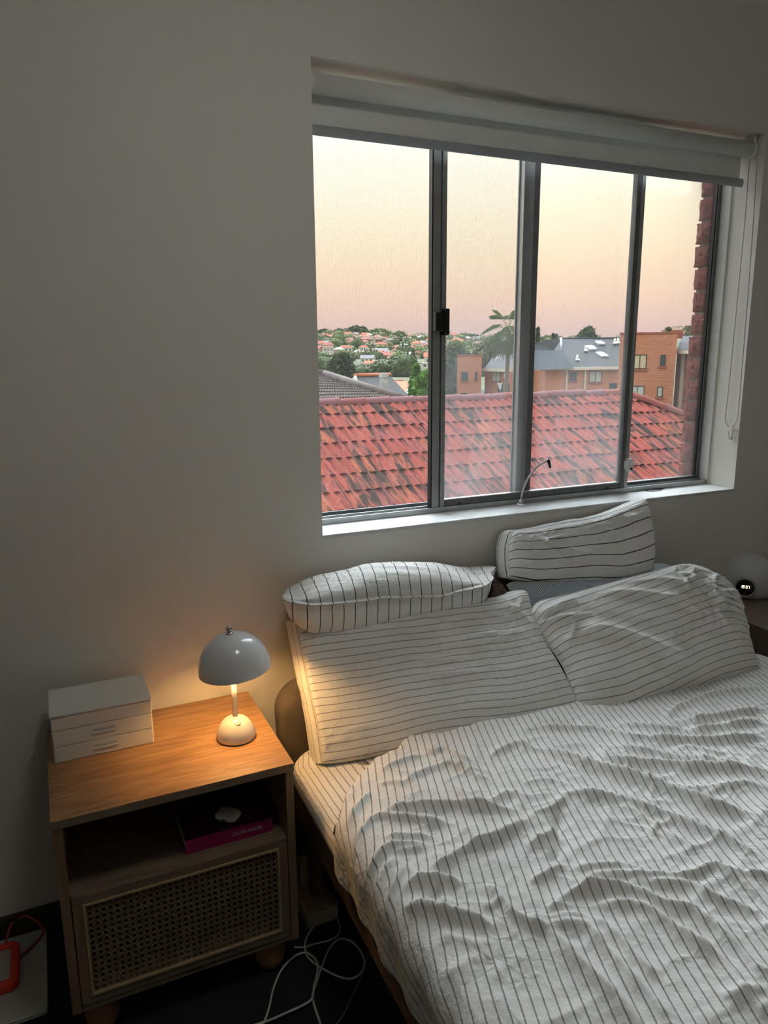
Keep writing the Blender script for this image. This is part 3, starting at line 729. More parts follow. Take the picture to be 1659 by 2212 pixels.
m.build('digits', 'clock_digits', fc)
for a, b in ((-.0235, -.008), (.0235, -.010), (-.015, -.021), (.015, -.021)): MB().lathe(fo+fn*.0055+fr_*a+fu*b, [(.0001, .0005), (.0022, .0005), (.0022, 0)], 12, fn).build('touch_icon', 'icon_grey', fc)
MB().lathe(fo+fn*.0055+fu*-.022, [(.0022, .0005), (.0038, .0005), (.0038, 0), (.0022, 0)], 16, fn).build('touch_icon', 'icon_grey', fc)
# ------------------------------------------------------------------ bed
LIN = (.79, .78, .745); LINE = (.285, .255, .225)
striped('linen_u', LIN, LINE, .0202, .0030, 'u', crinkle=.6)
striped('linen_v', LIN, (.27, .24, .21), .0208, .0023, 'v', crinkle=.6)
striped('bold_u', (.75, .74, .70), (.035, .030, .028), .0400, .0031, 'u', crinkle=.6)
striped('bold_v', (.75, .74, .71), (.035, .030, .028), .0255, .0022, 'v', crinkle=.6)
striped('blue_pin', (.56, .62, .66), (.17, .22, .28), .0060, .0026, 'u', crinkle=.25)
simple('hem_shade_brown', (.20, .17, .145), .9, var=.1, vscale=40)
simple('seam_white', (.66, .65, .62), .9, var=.04, vscale=40)

bf = thing('bed_frame', (1.37, -1.25, 0), 'brown bed frame with a low padded headboard and timber rails', 'bed')
hx0, hx1, hy0, hy1, hz = .533, 2.215, -.205, -.125, .668
pts = []
rr = .085
for cx_, cz_, a0 in ((hx1-rr, hz-rr, 0), (hx0+rr, hz-rr, 90)):
    for k in range(11):
        a = math.radians(a0+9*k); pts.append((cx_+rr*math.cos(a), cz_+rr*math.sin(a)))
pts += [(hx0+.012, .30), (hx0+.03, 0.10), (hx1-.03, .10), (hx1-.012, .30)]
ring = lambda y, d: [(x-math.copysign(min(d, abs(x-1.374)), x-1.374), y, z-d if z > .2 else z) for x, z in pts]
lo = [ring(hy1, .006), ring(hy1-.008, 0), ring(hy0+.02, 0), ring(hy0+.006, .006), ring(hy0, .020)]
n = len(pts); v = [p for l_ in lo for p in l_]
f = [tuple(range(n)), tuple(range(4*n, 5*n))[::-1]]+[(j*n+i, (j+1)*n+i, (j+1)*n+(i+1) % n, j*n+(i+1) % n) for j in range(4) for i in range(n)]
MB().add(v, f, True).build('headboard', 'headboard_cloth', bf)
def slab(o, L, w, h, y0, y1, sk): return [(o+sk*(y0+.3), y0), (o+w+sk*(y0+.3), y0), (o+w+sk*(y1+.3), y1), (o+sk*(y1+.3), y1)]
SK = .022
for o in (.546, 2.150):
    q = slab(o, 0, .028, 0, -2.25, -.20, SK); MB().prism([(x, y, .322) for x, y in q], (0, 0, .110)).build('side_rail', 'rail_wood', bf)
MB().box(.57-.04, 2.17, -2.28, -2.25, .322, .43, .003).build('foot_rail', 'rail_wood', bf)
for x, y in ((.60, -.26), (2.12, -.26), (.575, -2.2), (2.12, -2.2)): MB().lathe((x, y, 0), [(.016, 0), (.018, .01), (.026, .322)], 20).build('leg', 'rail_wood', bf)
for k in range(9): bx('slat', 'rail_wood', bf, .58, 2.15, -.36-k*.22, -.28-k*.22, .322, .340)

# mattress under its fitted sheet
mt = thing('mattress', (1.37, -1.25, .33), 'mattress under a striped fitted sheet, corner lit by the lamp', 'mattress')
mx0, mx1, my0, my1, mz0, mz1 = .528, 2.215, -2.24, -.212, .425, .502
def mat_loop(d, z):
    o = []; r = .10-d*.5
    for cx_, cy_, a0 in ((mx1-d-r, my1-d-r, 0), (mx0+d+r, my1-d-r, 90), (mx0+d+r, my0+d+r, 180), (mx1-d-r, my0+d+r, 270)):
        for k in range(13):
            a = math.radians(a0+90*k/12); x = cx_+r*math.cos(a); y = cy_+r*math.sin(a); o.append((x+SK*(y+.3), y, z))
        # straight runs get a few points too
    return o
prof = [(.02, mz0), (.004, mz0+.01), (0, mz0+.025)]+[(.045*(1-math.cos(a)), mz1-.05+.05*math.sin(a)) for a in np.linspace(.1, math.pi/2, 8)]+[(.12, mz1+.004), (.3, mz1+.006), (.7, mz1+.006)]
L = [mat_loop(d, z) for d, z in prof]; n = len(L[0]); k = len(L)
v = np.array([p for l_ in L for p in l_]); m = MB(); m.add(v, [(j*n+i, j*n+(i+1) % n, (j+1)*n+(i+1) % n, (j+1)*n+i) for j in range(k-1) for i in range(n)]+[tuple((k-1)*n+i for i in range(n))], True)
flat = np.array(L[-3]); uv = []
for j, (d, z) in enumerate(prof):
    for i in range(n):
        p = np.array(L[j][i]); c = np.array((min(max(p[0], mx0+.10), mx1-.10), min(max(p[1], my0+.10), my1-.10)))
        dr_ = p[:2]-c; nn = np.linalg.norm(dr_)
        ex = (mz1-z) if nn > 1e-6 else 0
        uv.append(p[:2]+(dr_/nn*ex if nn > 1e-6 else 0)+np.array((.012*math.sin(p[1]*31), 0)))
m.build('fitted_sheet', 'linen_u', mt, uv=np.array(uv))

# ------------------------------------------------------------------ pillows
def resample(P, n):
    P = spline(P, 8); d = np.concatenate([[0], np.cumsum(np.linalg.norm(np.diff(P, axis=0), axis=1))])
    return np.stack([np.interp(np.linspace(0, d[-1], n), d, P[:, i]) for i in range(3)], 1)
def pillow(label, mat, p0, nrm, top, right, bottom, left, Tf, Tb, ce, pw, folds=(), amp=.004, seed=0, hem=True, nu=150, nv=100, group='pillows on the bed', sag=0.0, skew=0.0, bend=0.0, gus=None, crumple=()):
    p0 = V(p0); nrm = V(nrm); nrm /= np.linalg.norm(nrm)
    pr_ = lambda lst: np.array([onP(x, y, p0, nrm) for x, y in lst])
    To, Bo = resample(pr_(top), nu), resample(pr_(bottom), nu); Le, Ri = resample(pr_(left), nv), resample(pr_(right), nv)
    u = np.linspace(0, 1, nu)[None, :, None]; w = np.linspace(0, 1, nv)[:, None, None]
    S = (1-w)*To[None]+w*Bo[None]+(1-u)*Le[:, None]+u*Ri[:, None]-((1-u)*(1-w)*To[0]+u*(1-w)*To[-1]+(1-u)*w*Bo[0]+u*w*Bo[-1])
    U = np.repeat(u[..., 0], nv, 0); Wv = np.repeat(w[..., 0], nu, 1)
    h = np.clip((1-np.abs(2*U-1)**pw)*(1-np.abs(2*Wv-1)**pw), 0, 1)**ce
    e1 = To[-1]-To[0]; e1 /= np.linalg.norm(e1); e2 = np.cross(nrm, e1)
    A = (S-p0)@e1; B = (S-p0)@e2
    Wd = np.linalg.norm(Bo[-1]-Bo[0]); Hd = np.linalg.norm(Le[-1]-Le[0])
    disp = np.zeros_like(A)
    for line, fw, fh in folds:
        q = np.array([onP(x, y, p0, nrm) for x, y in line]); disp += fold_field(A, B, np.stack([(q-p0)@e1, (q-p0)@e2], 1), fw, fh)
    s = seed*13.7
    disp += amp*3.0*fbm(A*5+s, B*5+s, 4)+amp*1.1*(ridged(A*7+s+fbm(A*6, B*6)*1.5, B*11+s)-.35)
    for cx_, cy_, cr_, ca_ in crumple:
        q = onP(cx_, cy_, p0, nrm)-p0; rr_ = np.hypot(A-q@e1, B-q@e2); th_a = np.arctan2(B-q@e2, A-q@e1)
        disp += ca_*np.exp(-(rr_/cr_)**2)*(ridged(A*13+s+2*fbm(A*8, B*8), B*17+s, 3)-.4)
    # gathers along the seams
    rim = np.exp(-np.minimum(Wv, 1-Wv)*Hd/.035); disp += amp*.9*rim*(vnoise(A*55+s, B*6+s)-.5)
    rim2 = np.exp(-np.minimum(U, 1-U)*Wd/.035); disp += amp*.9*rim2*(vnoise(B*55+s, A*6+s)-.5)
    msk = np.clip(h*3, 0, 1)
    bnd = bend*(1-(2*U-1)**2)
    F = S+nrm*((Tf*h+disp*msk+bnd)[..., None]); K = S+nrm*((-Tb*h+.6*disp*msk+bnd)[..., None])
    F[..., 2] -= sag*h*(1-Wv)*0
    uvg = np.stack([U*Wd+.012*fbm(A*6+s, B*6, 3)+skew*Wv, Wv*Hd+.02*fbm(A*4+s, B*4, 3)+skew*U], -1)
    rimidx = [(0, i) for i in range(nu)]+[(j, nu-1) for j in range(1, nv)]+[(nv-1, i) for i in range(nu-2, -1, -1)]+[(j, 0) for j in range(nv-2, 0, -1)]
    if gus is None:
        F[:, 0] = K[:, 0]; F[:, -1] = K[:, -1]; F[0] = K[0]; F[-1] = K[-1]
        m = MB(); m.grid(F, True, True); m.grid(K[::2, ::2], True, False); uvs = [uvg.reshape(-1, 2), uvg[::2, ::2].reshape(-1, 2)]
    else:
        g = V(gus); F[:, 0] = S[:, 0]; F[:, -1] = S[:, -1]; F[0] = S[0]; F[-1] = S[-1]
        K = S+g-nrm*((Tb*h)[..., None]); cen = S.reshape(-1, 3).mean(0)
        m = MB(); m.grid(F, True, True); m.grid(K[::2, ::2], True, False); uvs = [uvg.reshape(-1, 2), uvg[::2, ::2].reshape(-1, 2)]
        rp_ = np.array([S[a] for a in rimidx]+[S[rimidx[0]]]); out_ = rp_-cen; out_ -= nrm*(out_@nrm)[:, None]; out_ /= np.linalg.norm(out_, axis=1)[:, None]
        per = np.concatenate([[0], np.cumsum(np.linalg.norm(np.diff(rp_, axis=0), axis=1))]); ks = np.linspace(0, 1, 9)
        wob = .004*(vnoise(per*22+s, per*0+s)-.5)
        BW = np.array([rp_+g*k_+out_*((.012*math.sin(math.pi*k_)**.7)+wob*math.sin(math.pi*k_))[:, None] for k_ in ks])
        m.grid(BW, True, False); gl_ = np.linalg.norm(g); uvs.append(np.stack([np.stack([per, np.full_like(per, k_*gl_+.006)], 1) for k_ in ks]).reshape(-1, 2))
    base = onP(*bottom[len(bottom)//2], p0, nrm)
    r = thing('pillow', base, label, 'pillow', group)
    m.build('pillowcase', mat, r, uv=np.vstack(uvs))
    if hem:
        rimp = np.vstack([F[0], F[1:, -1], F[-1, ::-1][1:], F[::-1, 0][1:-1]])
        MB().tube(np.vstack([rimp[::2], rimp[:1]]), .0022, 6).build('seam', 'seam_white', r)
    return r
# front pillow beside the lamp
FLp = (np.array((.604, -.36, .515)), np.array((1.388, -.445, .515)), np.array((1.0, -.165, .835)))
nF = np.cross(FLp[1]-FLp[0], FLp[2]-FLp[0])
if nF[1] > 0: nF = -nF
pillow('plump striped front pillow nearest the lamp, its left edge lit warm', 'linen_v', FLp[0], nF,
       [(641, 1347), (700, 1338), (800, 1330), (900, 1318), (1000, 1308), (1080, 1296), (1120, 1284), (1139, 1280)],
       [(1139, 1280), (1150, 1318), (1180, 1388), (1215, 1450), (1240, 1500), (1256, 1546)],
       [(698, 1650), (760, 1643), (850, 1625), (950, 1600), (1050, 1585), (1150, 1571), (1256, 1546)],
       [(641, 1347), (652, 1400), (668, 1480), (685, 1560), (698, 1650)], .026, .004, .30, 4,
       [([(760, 1395), (850, 1385), (960, 1390), (1060, 1372), (1130, 1362)], .010, 0.0084), ([(690, 1412), (740, 1408), (800, 1412)], .008, 0.0070),
        ([(850, 1467), (940, 1460), (1030, 1452)], .008, 0.0070), ([(980, 1402), (1060, 1385), (1110, 1370)], .007, 0.0070),
        ([(870, 1340), (930, 1345), (990, 1365)], .010, 0.0084), ([(1090, 1310), (1120, 1325), (1160, 1370)], .010, 0.0084),
        ([(700, 1480), (780, 1470), (850, 1470)], .006, 0.0042), ([(760, 1435), (830, 1428), (900, 1432), (980, 1425)], .007, 0.0056)], .0036, 1, gus=(-.006, .085, -.022), crumple=[(930, 1370, .17, .012), (700, 1380, .09, .012), (1100, 1330, .09, .016), (710, 1600, .05, .008)])
# right front pillow
FRp = np.array((1.75, -.475, .515)); nR = np.array((-.04, -.79, .61))
pillow('rumpled striped front pillow on the right, hiding the clock edge', 'linen_v', FRp, nR,
       [(1146, 1322), (1165, 1300), (1230, 1284), (1330, 1257), (1400, 1238), (1450, 1224), (1490, 1221), (1530, 1232), (1572, 1258)],
       [(1572, 1258), (1594, 1290), (1606, 1335), (1620, 1390), (1634, 1440), (1630, 1458)],
       [(1263, 1550), (1290, 1558), (1340, 1553), (1400, 1530), (1455, 1511), (1500, 1496), (1560, 1476), (1630, 1458)],
       [(1146, 1322), (1162, 1350), (1184, 1390), (1216, 1440), (1240, 1500), (1263, 1550)], .070, .055, .42, 3,
       [([(1215, 1365), (1290, 1370), (1370, 1400), (1450, 1435), (1510, 1470)], .016, 0.0217), ([(1330, 1395), (1400, 1420), (1470, 1450)], .010, 0.0109),
        ([(1270, 1295), (1320, 1290), (1400, 1300), (1460, 1325), (1500, 1345)], .010, 0.0155), ([(1160, 1330), (1200, 1312), (1230, 1300)], .010, 0.0155),
        ([(1330, 1270), (1400, 1262), (1460, 1280), (1520, 1310)], .010, 0.0124), ([(1440, 1240), (1480, 1262), (1520, 1300), (1550, 1330)], .008, 0.0124),
        ([(1340, 1430), (1400, 1470), (1450, 1500)], .012, 0.0124), ([(1470, 1228), (1500, 1250), (1535, 1285)], .007, 0.0109),
        ([(1210, 1330), (1220, 1360), (1215, 1400)], .009, 0.0124)], .0066, 2, skew=.045, crumple=[(1490, 1275, .13, .032), (1200, 1345, .09, .024), (1560, 1330, .11, .020), (1330, 1520, .10, .016), (1400, 1420, .2, .008)])
# standing pillow against the wall on the right
pB = np.array((1.65, -.175, .80)); nB = np.array((-.06, -.88, .45))
pillow('bold-striped pillow propped against the wall under the window', 'bold_v', pB, nB,
       [(1104, 1156), (1116, 1148), (1146, 1146), (1200, 1137), (1280, 1123), (1330, 1106), (1370, 1090), (1396, 1079)],
       [(1396, 1079), (1404, 1115), (1410, 1160), (1413, 1200), (1409, 1232)],
       [(1102, 1247), (1140, 1254), (1200, 1258), (1300, 1256), (1360, 1246), (1409, 1232)],
       [(1104, 1156), (1098, 1182), (1098, 1215), (1102, 1247)], .030, .004, .30, 3.4,
       [([(1140, 1165), (1190, 1180), (1240, 1195), (1280, 1205)], .010, .010), ([(1270, 1130), (1300, 1150), (1330, 1165)], .010, .008),
        ([(1350, 1110), (1380, 1140), (1400, 1180)], .010, .007), ([(1300, 1125), (1350, 1120), (1390, 1105)], .008, .006)], .0048, 3, gus=(-.012, .050, -.008), crumple=[(1180, 1175, .10, .016), (1340, 1130, .10, .018)])
# blue pinstripe pillow between
pbl = np.array((1.65, -.29, .57)); nbl = np.array((-.03, -.855, .519))
pillow('blue pinstripe pillow wedged behind the right front pillow', 'blue_pin', pbl, nbl,
       [(1095, 1264), (1118, 1254), (1180, 1247), (1260, 1244), (1330, 1234), (1380, 1224), (1420, 1218), (1447, 1222)],
       [(1447, 1222), (1470, 1290), (1490, 1370)], [(1160, 1410), (1260, 1400), (1380, 1385), (1490, 1370)],
       [(1095, 1264), (1112, 1290), (1140, 1340), (1160, 1410)], .05, .04, .45, 3, [([(1240, 1262), (1262, 1275), (1290, 1270)], .008, .008), ([(1150, 1262), (1200, 1268), (1250, 1258)], .009, .007)], .004, 4)
# pillow lying along the wall, its long seam towards the room
def Z6(x, y): return (600+x/2.44, 1050+y/2.44)
seam = [Z6(*p) for p in ((62, 622), (120, 618), (180, 615), (350, 605), (470, 590), (560, 576), (700, 575), (850, 569), (950, 545), (1060, 520), (1180, 492))]
topc = [Z6(*p) for p in ((62, 616), (80, 582), (130, 545), (250, 490), (400, 455), (500, 425), (650, 408), (830, 405), (950, 425), (1080, 455), (1182, 488))]
botc = [Z6(*p) for p in ((63, 628), (75, 668), (110, 700), (250, 712), (430, 704), (560, 684), (660, 655), (800, 640), (980, 628), (1090, 600), (1180, 496))]
NU = 170
def along(c, Y):
    P = np.array([onY(x, y, Y) for x, y in c]); P = spline(P, 8)
    xs = np.linspace(P[0, 0]+1e-4, P[-1, 0]-1e-4, NU); o = np.argsort(P[:, 0]); return xs, np.interp(xs, P[o, 0], P[o, 2])
xs, zs_ = along(seam, -.205); xt, zt_ = along(topc, -.115); xb, zb_ = along(botc, -.185)
ti = np.linspace(0, 1, NU); endt = np.clip(np.minimum(ti, 1-ti)/.10, 0, 1)**.5
rows = []; NA = 44; uvr = []
hu = np.maximum(zt_-zs_, .002)*1.02; hd_ = np.maximum(zs_-zb_, .002)+.055*endt
for a in np.linspace(0, math.pi, NA):
    Y = -.115-.090*math.cos(a)*(.25+.75*endt)
    xx = xs*(.5+.5*math.cos(a))+xt*(.5-.5*math.cos(a))
    z = zs_+hu*np.sin(a)**.75
    z = z+.007*np.sin(a)*(ridged(xx*9+a*2, np.full_like(xx, a*2.2))-.35)+.010*np.sin(a)*fbm(xx*6, np.full_like(xx, a), 3)
    rows.append(np.stack([xx, Y+.004*fbm(xx*12, np.full_like(xx, a*2), 3), z], 1)); uvr.append(np.stack([ti*.78+.008*fbm(xx*7, np.full_like(xx, a), 3), np.full(NU, a*.1)], 1))
U1 = np.array(rows); rows = []; uvl = []
for a in np.linspace(0, math.pi, NA):
    Y = -.115-.090*math.cos(a)*(.25+.75*endt); xx = xs*(.5+.5*math.cos(a))+xt*(.5-.5*math.cos(a))
    z = zs_-hd_*np.sin(a)**.6
    yy = Y-.004*np.sin(a)*0+.005*np.sin(a)*(fbm(xx*9, np.full_like(xx, a*2)+7, 3))
    rows.append(np.stack([xx, yy, z], 1)); uvl.append(np.stack([ti*.78+.012*np.sin(a)*fbm(xx*7, np.full_like(xx, a)+3, 3), np.full(NU, -a*.1)], 1))
L1 = np.array(rows); L1[0] = U1[0]; L1[-1] = U1[-1]; L1[:, 0] = U1[:, 0]; L1[:, -1] = U1[:, -1]
r = thing('pillow', (1.0, -.12, .72), 'bold-striped pillow lying along the wall behind the left front pillow', 'pillow', 'pillows on the bed')
m = MB(); m.grid(U1, True, False); m.grid(L1, True, True)
m.build('pillowcase', 'bold_u', r, uv=np.vstack([np.array(uvr).reshape(-1, 2), np.array(uvl).reshape(-1, 2)]))
fl = np.array([U1[0]+np.array((0, -.0, 0)), U1[0]+np.stack([np.zeros(NU), -.012*np.ones(NU), -.003+.006*fbm(xs*20, xs*0+2, 3)], 1)]); g = MB(); g.grid(fl, True); g.grid(fl-np.array((0, 0, .0018)), True, True)
g.build('flange', 'bold_u', r, uv=np.vstack([uvr[0], uvr[0]]*2))
# zip pull on the right pillow's corner
zp = onP(1636, 1432, FRp, nR)
zt = [o for o in bpy.data.objects if o.get('label', '').startswith('rumpled')][0]
MB().tube([zp, zp+np.array((.012, -.004, -.004)), zp+np.array((.022, -.008, -.012))], .0022, 6).build('zip_pull', 'black_plastic', zt)
# brown throw stuffed into the gap
bc_ = onY(1063, 1283, -.135); g = superell((bc_[0]+.015, -.115, .755), .060, .052, .100, .9, .8, .3, 60, 40)
uu, vv = np.meshgrid(np.linspace(0, 6, 60), np.linspace(0, 4, 40)); g[..., 0] += .02*fbm(uu, vv); g[..., 2] += .02*fbm(uu+4, vv); g[..., 1] += .02*fbm(uu, vv+9)
g[:, -1] = g[:, 0]
tag(MB().grid(g).build('brown_throw', 'brown_throw'), 'scrap of brown fuzzy throw tucked between the two back pillows', 'throw')

# ------------------------------------------------------------------ duvet
dvt = thing('duvet', (1.37, -1.3, .52), 'rumpled white duvet with thin grey-brown stripes, spread over the bed', 'duvet')
ZT = .552
hp = np.array([onZ(x, y, .535) for x, y in ((716, 1808), (726, 1765), (742, 1715), (770, 1672), (806, 1640), (850, 1618))])
hX = np.concatenate([[.40], hp[:, 0], [.86, 1.2, 1.5, 2.3]]); hY = np.concatenate([[hp[0, 1]-.015], hp[:, 1], [-.335, -.36, -.365, -.36]])
o_ = np.argsort(hX); hX = hX[o_]; hY = hY[o_]
NS, NY_ = 480, 460
Ls, r_ = .075, .060
s = np.concatenate([np.linspace(0, Ls+r_*math.pi/2+.02, 46)[:-1], np.linspace(Ls+r_*math.pi/2+.02, 1.72+Ls, NS-46+1)])
vrow = np.linspace(0, 1, NY_)**1.12
Sg, Vg = np.meshgrid(s, vrow)
fx = np.where(Sg < Ls, -r_, np.where(Sg < Ls+r_*math.pi/2, -r_*np.cos((Sg-Ls)/r_), Sg-Ls-r_*math.pi/2))   # X offset from the shoulder
fz = np.where(Sg < Ls, -r_-(Ls-Sg), np.where(Sg < Ls+r_*math.pi/2, -r_+r_*np.sin((Sg-Ls)/r_), 0.0))
Xn = .578+fx                       # at the head end
Yh = np.interp(Xn, hX, hY)
YF = -2.16
Yg = Yh+Vg*(YF-Yh)
xe = .578+.022*(Yg+.65)
Xg = xe+fx; Zg = ZT+fz
# right-hand side falls away over the mattress edge
ro = np.clip(Xg-2.16, 0, None); Zg = Zg-np.where(ro > 0, .06*(1-np.sqrt(np.clip(1-(ro/.09)**2, 0, 1)))+np.clip(ro-.09, 0, None)*1.1, 0); Xg = np.where(ro > .09, 2.25+(Xg-2.25)*.2, Xg)
A = xe+(Sg-Ls-r_*math.pi/2); B = Yg
top = np.clip((Sg-Ls-.02)/.08, 0, 1)
side = 1-top
disp = .020*fbm(A*3.1+3, B*3.1, 3)+.0065*fbm(A*11, B*11, 3)+.0080*(ridged(A*6+2*fbm(A*3, B*3), B*9+4)-.3)+.0042*(ridged(A*17+3*fbm(A*5+7, B*5), B*23+9, 2)-.3)
def q1(x, y): return (640+x/3.19, 1560+y/3.19)
def q2(x, y): return (1140+x/3.197, 1480+y/3.197)
def q3(x, y): return (700+x/3.456, 1850+y/3.456)
def q4(x, y): return (1160+x/3.3246, 1820+y/3.3246)
FOLDS = [
 (q1, [(560, 320), (700, 272), (800, 232), (890, 215)], .012, .010), (q1, [(905, 150), (940, 195), (1010, 172), (1080, 205), (1150, 245), (1240, 262)], .011, .014),
 (q1, [(720, 410), (850, 340), (960, 300), (1060, 275), (1130, 270)], .012, .011), (q1, [(1090, 420), (1140, 480), (1230, 556), (1300, 560), (1400, 505), (1490, 462)], .014, .013),
 (q1, [(480, 690), (560, 648), (700, 652), (900, 668), (1080, 680)], .013, .014), (q1, [(520, 640), (640, 600), (800, 580), (960, 566), (1100, 566), (1300, 580), (1550, 600)], .013, .017),
 (q1, [(600, 785), (780, 770), (960, 765)], .010, .009), (q1, [(470, 985), (560, 915), (640, 862), (760, 840), (940, 828)], .011, .013), (q1, [(650, 892), (720, 880), (900, 852)], .008, .007),
 (q1, [(830, 1060), (1000, 990), (1150, 900), (1300, 820), (1450, 750), (1560, 690), (1659, 640)], .016, .018), (q1, [(350, 660), (420, 560), (520, 460)], .009, .009),
 (q1, [(380, 870), (430, 760), (540, 640)], .009, .010), (q1, [(1060, 270), (1200, 330), (1280, 380), (1370, 380)], .013, .011), (q1, [(1330, 230), (1430, 170), (1530, 145), (1640, 175)], .014, .014),
 (q1, [(1200, 110), (1240, 200), (1260, 250)], .010, .009), (q1, [(560, 420), (640, 400), (760, 410)], .012, .007), (q1, [(1490, 462), (1540, 520), (1560, 590)], .010, .010), (q1, [(1150, 850), (1250, 850), (1330, 810)], .010, .007),
 (q2, [(0, 425), (200, 460), (400, 530), (600, 590), (800, 650), (1000, 720), (1200, 790), (1400, 840), (1659, 890)], .018, .022), (q2, [(0, 285), (250, 280), (450, 286), (600, 315), (750, 350), (900, 352)], .014, .012),
 (q2, [(620, 255), (800, 280), (950, 300), (1100, 305)], .013, .013), (q2, [(500, 400), (560, 490), (700, 522), (900, 532), (1100, 552), (1400, 570), (1659, 592)], .016, .019),
 (q2, [(560, 400), (800, 430), (1000, 470), (1200, 505), (1400, 515)], .012, .011), (q2, [(750, 355), (1000, 370), (1250, 382), (1400, 380), (1550, 366), (1659, 355)], .014, .017),
 (q2, [(1000, 242), (1150, 240), (1280, 222), (1400, 195), (1550, 170), (1659, 140)], .014, .016), (q2, [(1080, 312), (1250, 300), (1400, 280), (1659, 250)], .014, .014),
 (q2, [(180, 795), (280, 748), (400, 752), (600, 772), (800, 830), (1000, 900), (1200, 980), (1400, 1060), (1659, 1170)], .017, .017), (q2, [(600, 790), (750, 870), (900, 960), (1050, 1050), (1200, 1130)], .014, .009),
 (q2, [(225, 830), (215, 950), (225, 1080), (140, 1210)], .014, -.014), (q2, [(900, 640), (1100, 690), (1300, 680), (1500, 670), (1659, 690)], .015, .010), (q2, [(1000, 420), (1150, 425), (1300, 465), (1380, 450)], .010, .008),
 (q2, [(0, 1110), (60, 1060), (130, 1020), (200, 950)], .012, .012), (q2, [(280, 760), (230, 800), (120, 850), (0, 900)], .012, .010), (q2, [(950, 250), (1000, 170), (1250, 60), (1400, 30), (1659, 10)], .016, .012),
 (q3, [(580, 380), (640, 357), (750, 380), (900, 420), (1050, 455), (1200, 495), (1290, 512)], .015, .020), (q3, [(580, 240), (680, 187), (800, 166), (900, 176), (1050, 200)], .012, .014), (q3, [(850, 200), (830, 250), (810, 300)], .012, -.008),
 (q3, [(430, 360), (500, 240), (560, 150), (600, 60)], .009, .011), (q3, [(1180, 200), (1260, 260), (1340, 350), (1440, 450), (1600, 520), (1659, 560)], .014, .015), (q3, [(1180, 380), (1250, 360), (1330, 338)], .009, .008),
 (q3, [(220, 150), (300, 60), (360, 0)], .009, .008), (q3, [(330, 250), (420, 110), (540, 0)], .009, .009), (q3, [(830, 600), (950, 590), (1150, 640), (1300, 650)], .020, .009), (q3, [(900, 880), (1050, 780), (1200, 720)], .020, .007),
 (q4, [(220, 180), (400, 175), (560, 165), (700, 200), (850, 222)], .013, .012), (q4, [(230, 250), (500, 232), (700, 240), (900, 240), (1100, 215), (1240, 157), (1340, 185), (1500, 290), (1659, 420)], .013, .013),
 (q4, [(150, 425), (300, 342), (450, 322), (600, 332), (750, 372), (900, 440), (1100, 490), (1250, 590), (1450, 770), (1659, 970)], .015, .016), (q4, [(400, 440), (550, 446), (700, 452), (850, 520), (1000, 630), (1200, 760), (1400, 920)], .014, .013),
 (q4, [(30, 570), (200, 580), (350, 600), (430, 680), (600, 880), (800, 1100), (950, 1303), (1100, 1500)], .015, .013), (q4, [(0, 595), (120, 650), (250, 790), (400, 950), (600, 1150), (700, 1303), (850, 1500)], .015, .014),
 (q4, [(330, 520), (450, 570), (560, 660), (720, 830), (900, 1000)], .013, .010), (q4, [(-60, 280), (0, 250), (100, 200), (210, 150)], .011, .013), (q4, [(700, 290), (950, 290), (1100, 300), (1250, 380), (1450, 440), (1659, 540)], .014, .013),
 (q4, [(-100, 540), (0, 522), (100, 540), (250, 520), (370, 530)], .011, .010), (q4, [(1000, 640), (1300, 860), (1500, 1100), (1700, 1303)], .016, .010), (q4, [(1500, 200), (1600, 205), (1750, 230)], .012, .009), (q4, [(1300, 1120), (1480, 1090), (1659, 1030)], .014, .009),
]
for fn_, ln, w_, h_ in FOLDS:
    q = np.array([onZ(*fn_(x, y), ZT+.008)[:2] for x, y in ln]); disp += fold_field(A, B, q, w_*.85, h_*1.3)
rf_ = random.Random(21)      # the foot of the bed carries the same rumples
for k in range(34):
    x0_, y0_ = rf_.uniform(.75, 2.1), rf_.uniform(-2.1, -1.42); a_ = rf_.uniform(-1.1, .3); l_ = rf_.uniform(.15, .45)
    q = [(x0_+math.cos(a_+.25*math.sin(t_*3+k))*l_*t_, y0_+math.sin(a_+.25*math.sin(t_*3+k))*l_*t_) for t_ in (0, .33, .66, 1)]
    disp += fold_field(A, B, np.array(q), rf_.uniform(.010, .016), rf_.uniform(.006, .014))
for k in range(150):         # short creases all over the crushed cotton
    x0_, y0_ = rf_.uniform(.55, 2.1), rf_.uniform(-1.9, -.42); a_ = rf_.gauss(-.45, .7); l_ = rf_.uniform(.05, .17)
    q = [(x0_+math.cos(a_+.3*math.sin(t_*2+k))*l_*t_, y0_+math.sin(a_+.3*math.sin(t_*2+k))*l_*t_) for t_ in (0, .5, 1)]
    disp += fold_field(A, B, np.array(q), rf_.uniform(.005, .009), rf_.uniform(.003, .0065))
# the overhang hangs in soft flutes
flu = .0045*np.sin(B*52-A*30+3*vnoise(B*4, A*3)*3)+.008*fbm(B*7-A*4, A*5+3, 3); disp = disp*top+side*(disp*.35+flu*np.clip((Ls+r_*1.2-Sg)/(Ls+r_), 0, 1))
P = np.stack([Xg, Yg, Zg], -1)
du = np.gradient(P, axis=1); dv_ = np.gradient(P, axis=0); N = np.cross(dv_, du); N /= np.linalg.norm(N, axis=-1, keepdims=True)+1e-12
if N[NY_//2, NS//2, 2] < 0: N = -N
P = P+N*disp[..., None]
hd2 = np.clip((Yh-Yg)/.035, 0, 1); P[..., 2] -= (ZT-.506)*(1-np.sqrt(np.clip(1-(1-hd2)**2, 0, 1)))*np.where(Sg > Ls+.05, 1, .3)
P[..., 2] = np.where((Sg > Ls+r_*2) & (Xg < 2.1), np.maximum(P[..., 2], .510), P[..., 2])
C_ = A*.94-B*.342+.020*fbm(A*2.2, B*2.2, 2)-.0*disp
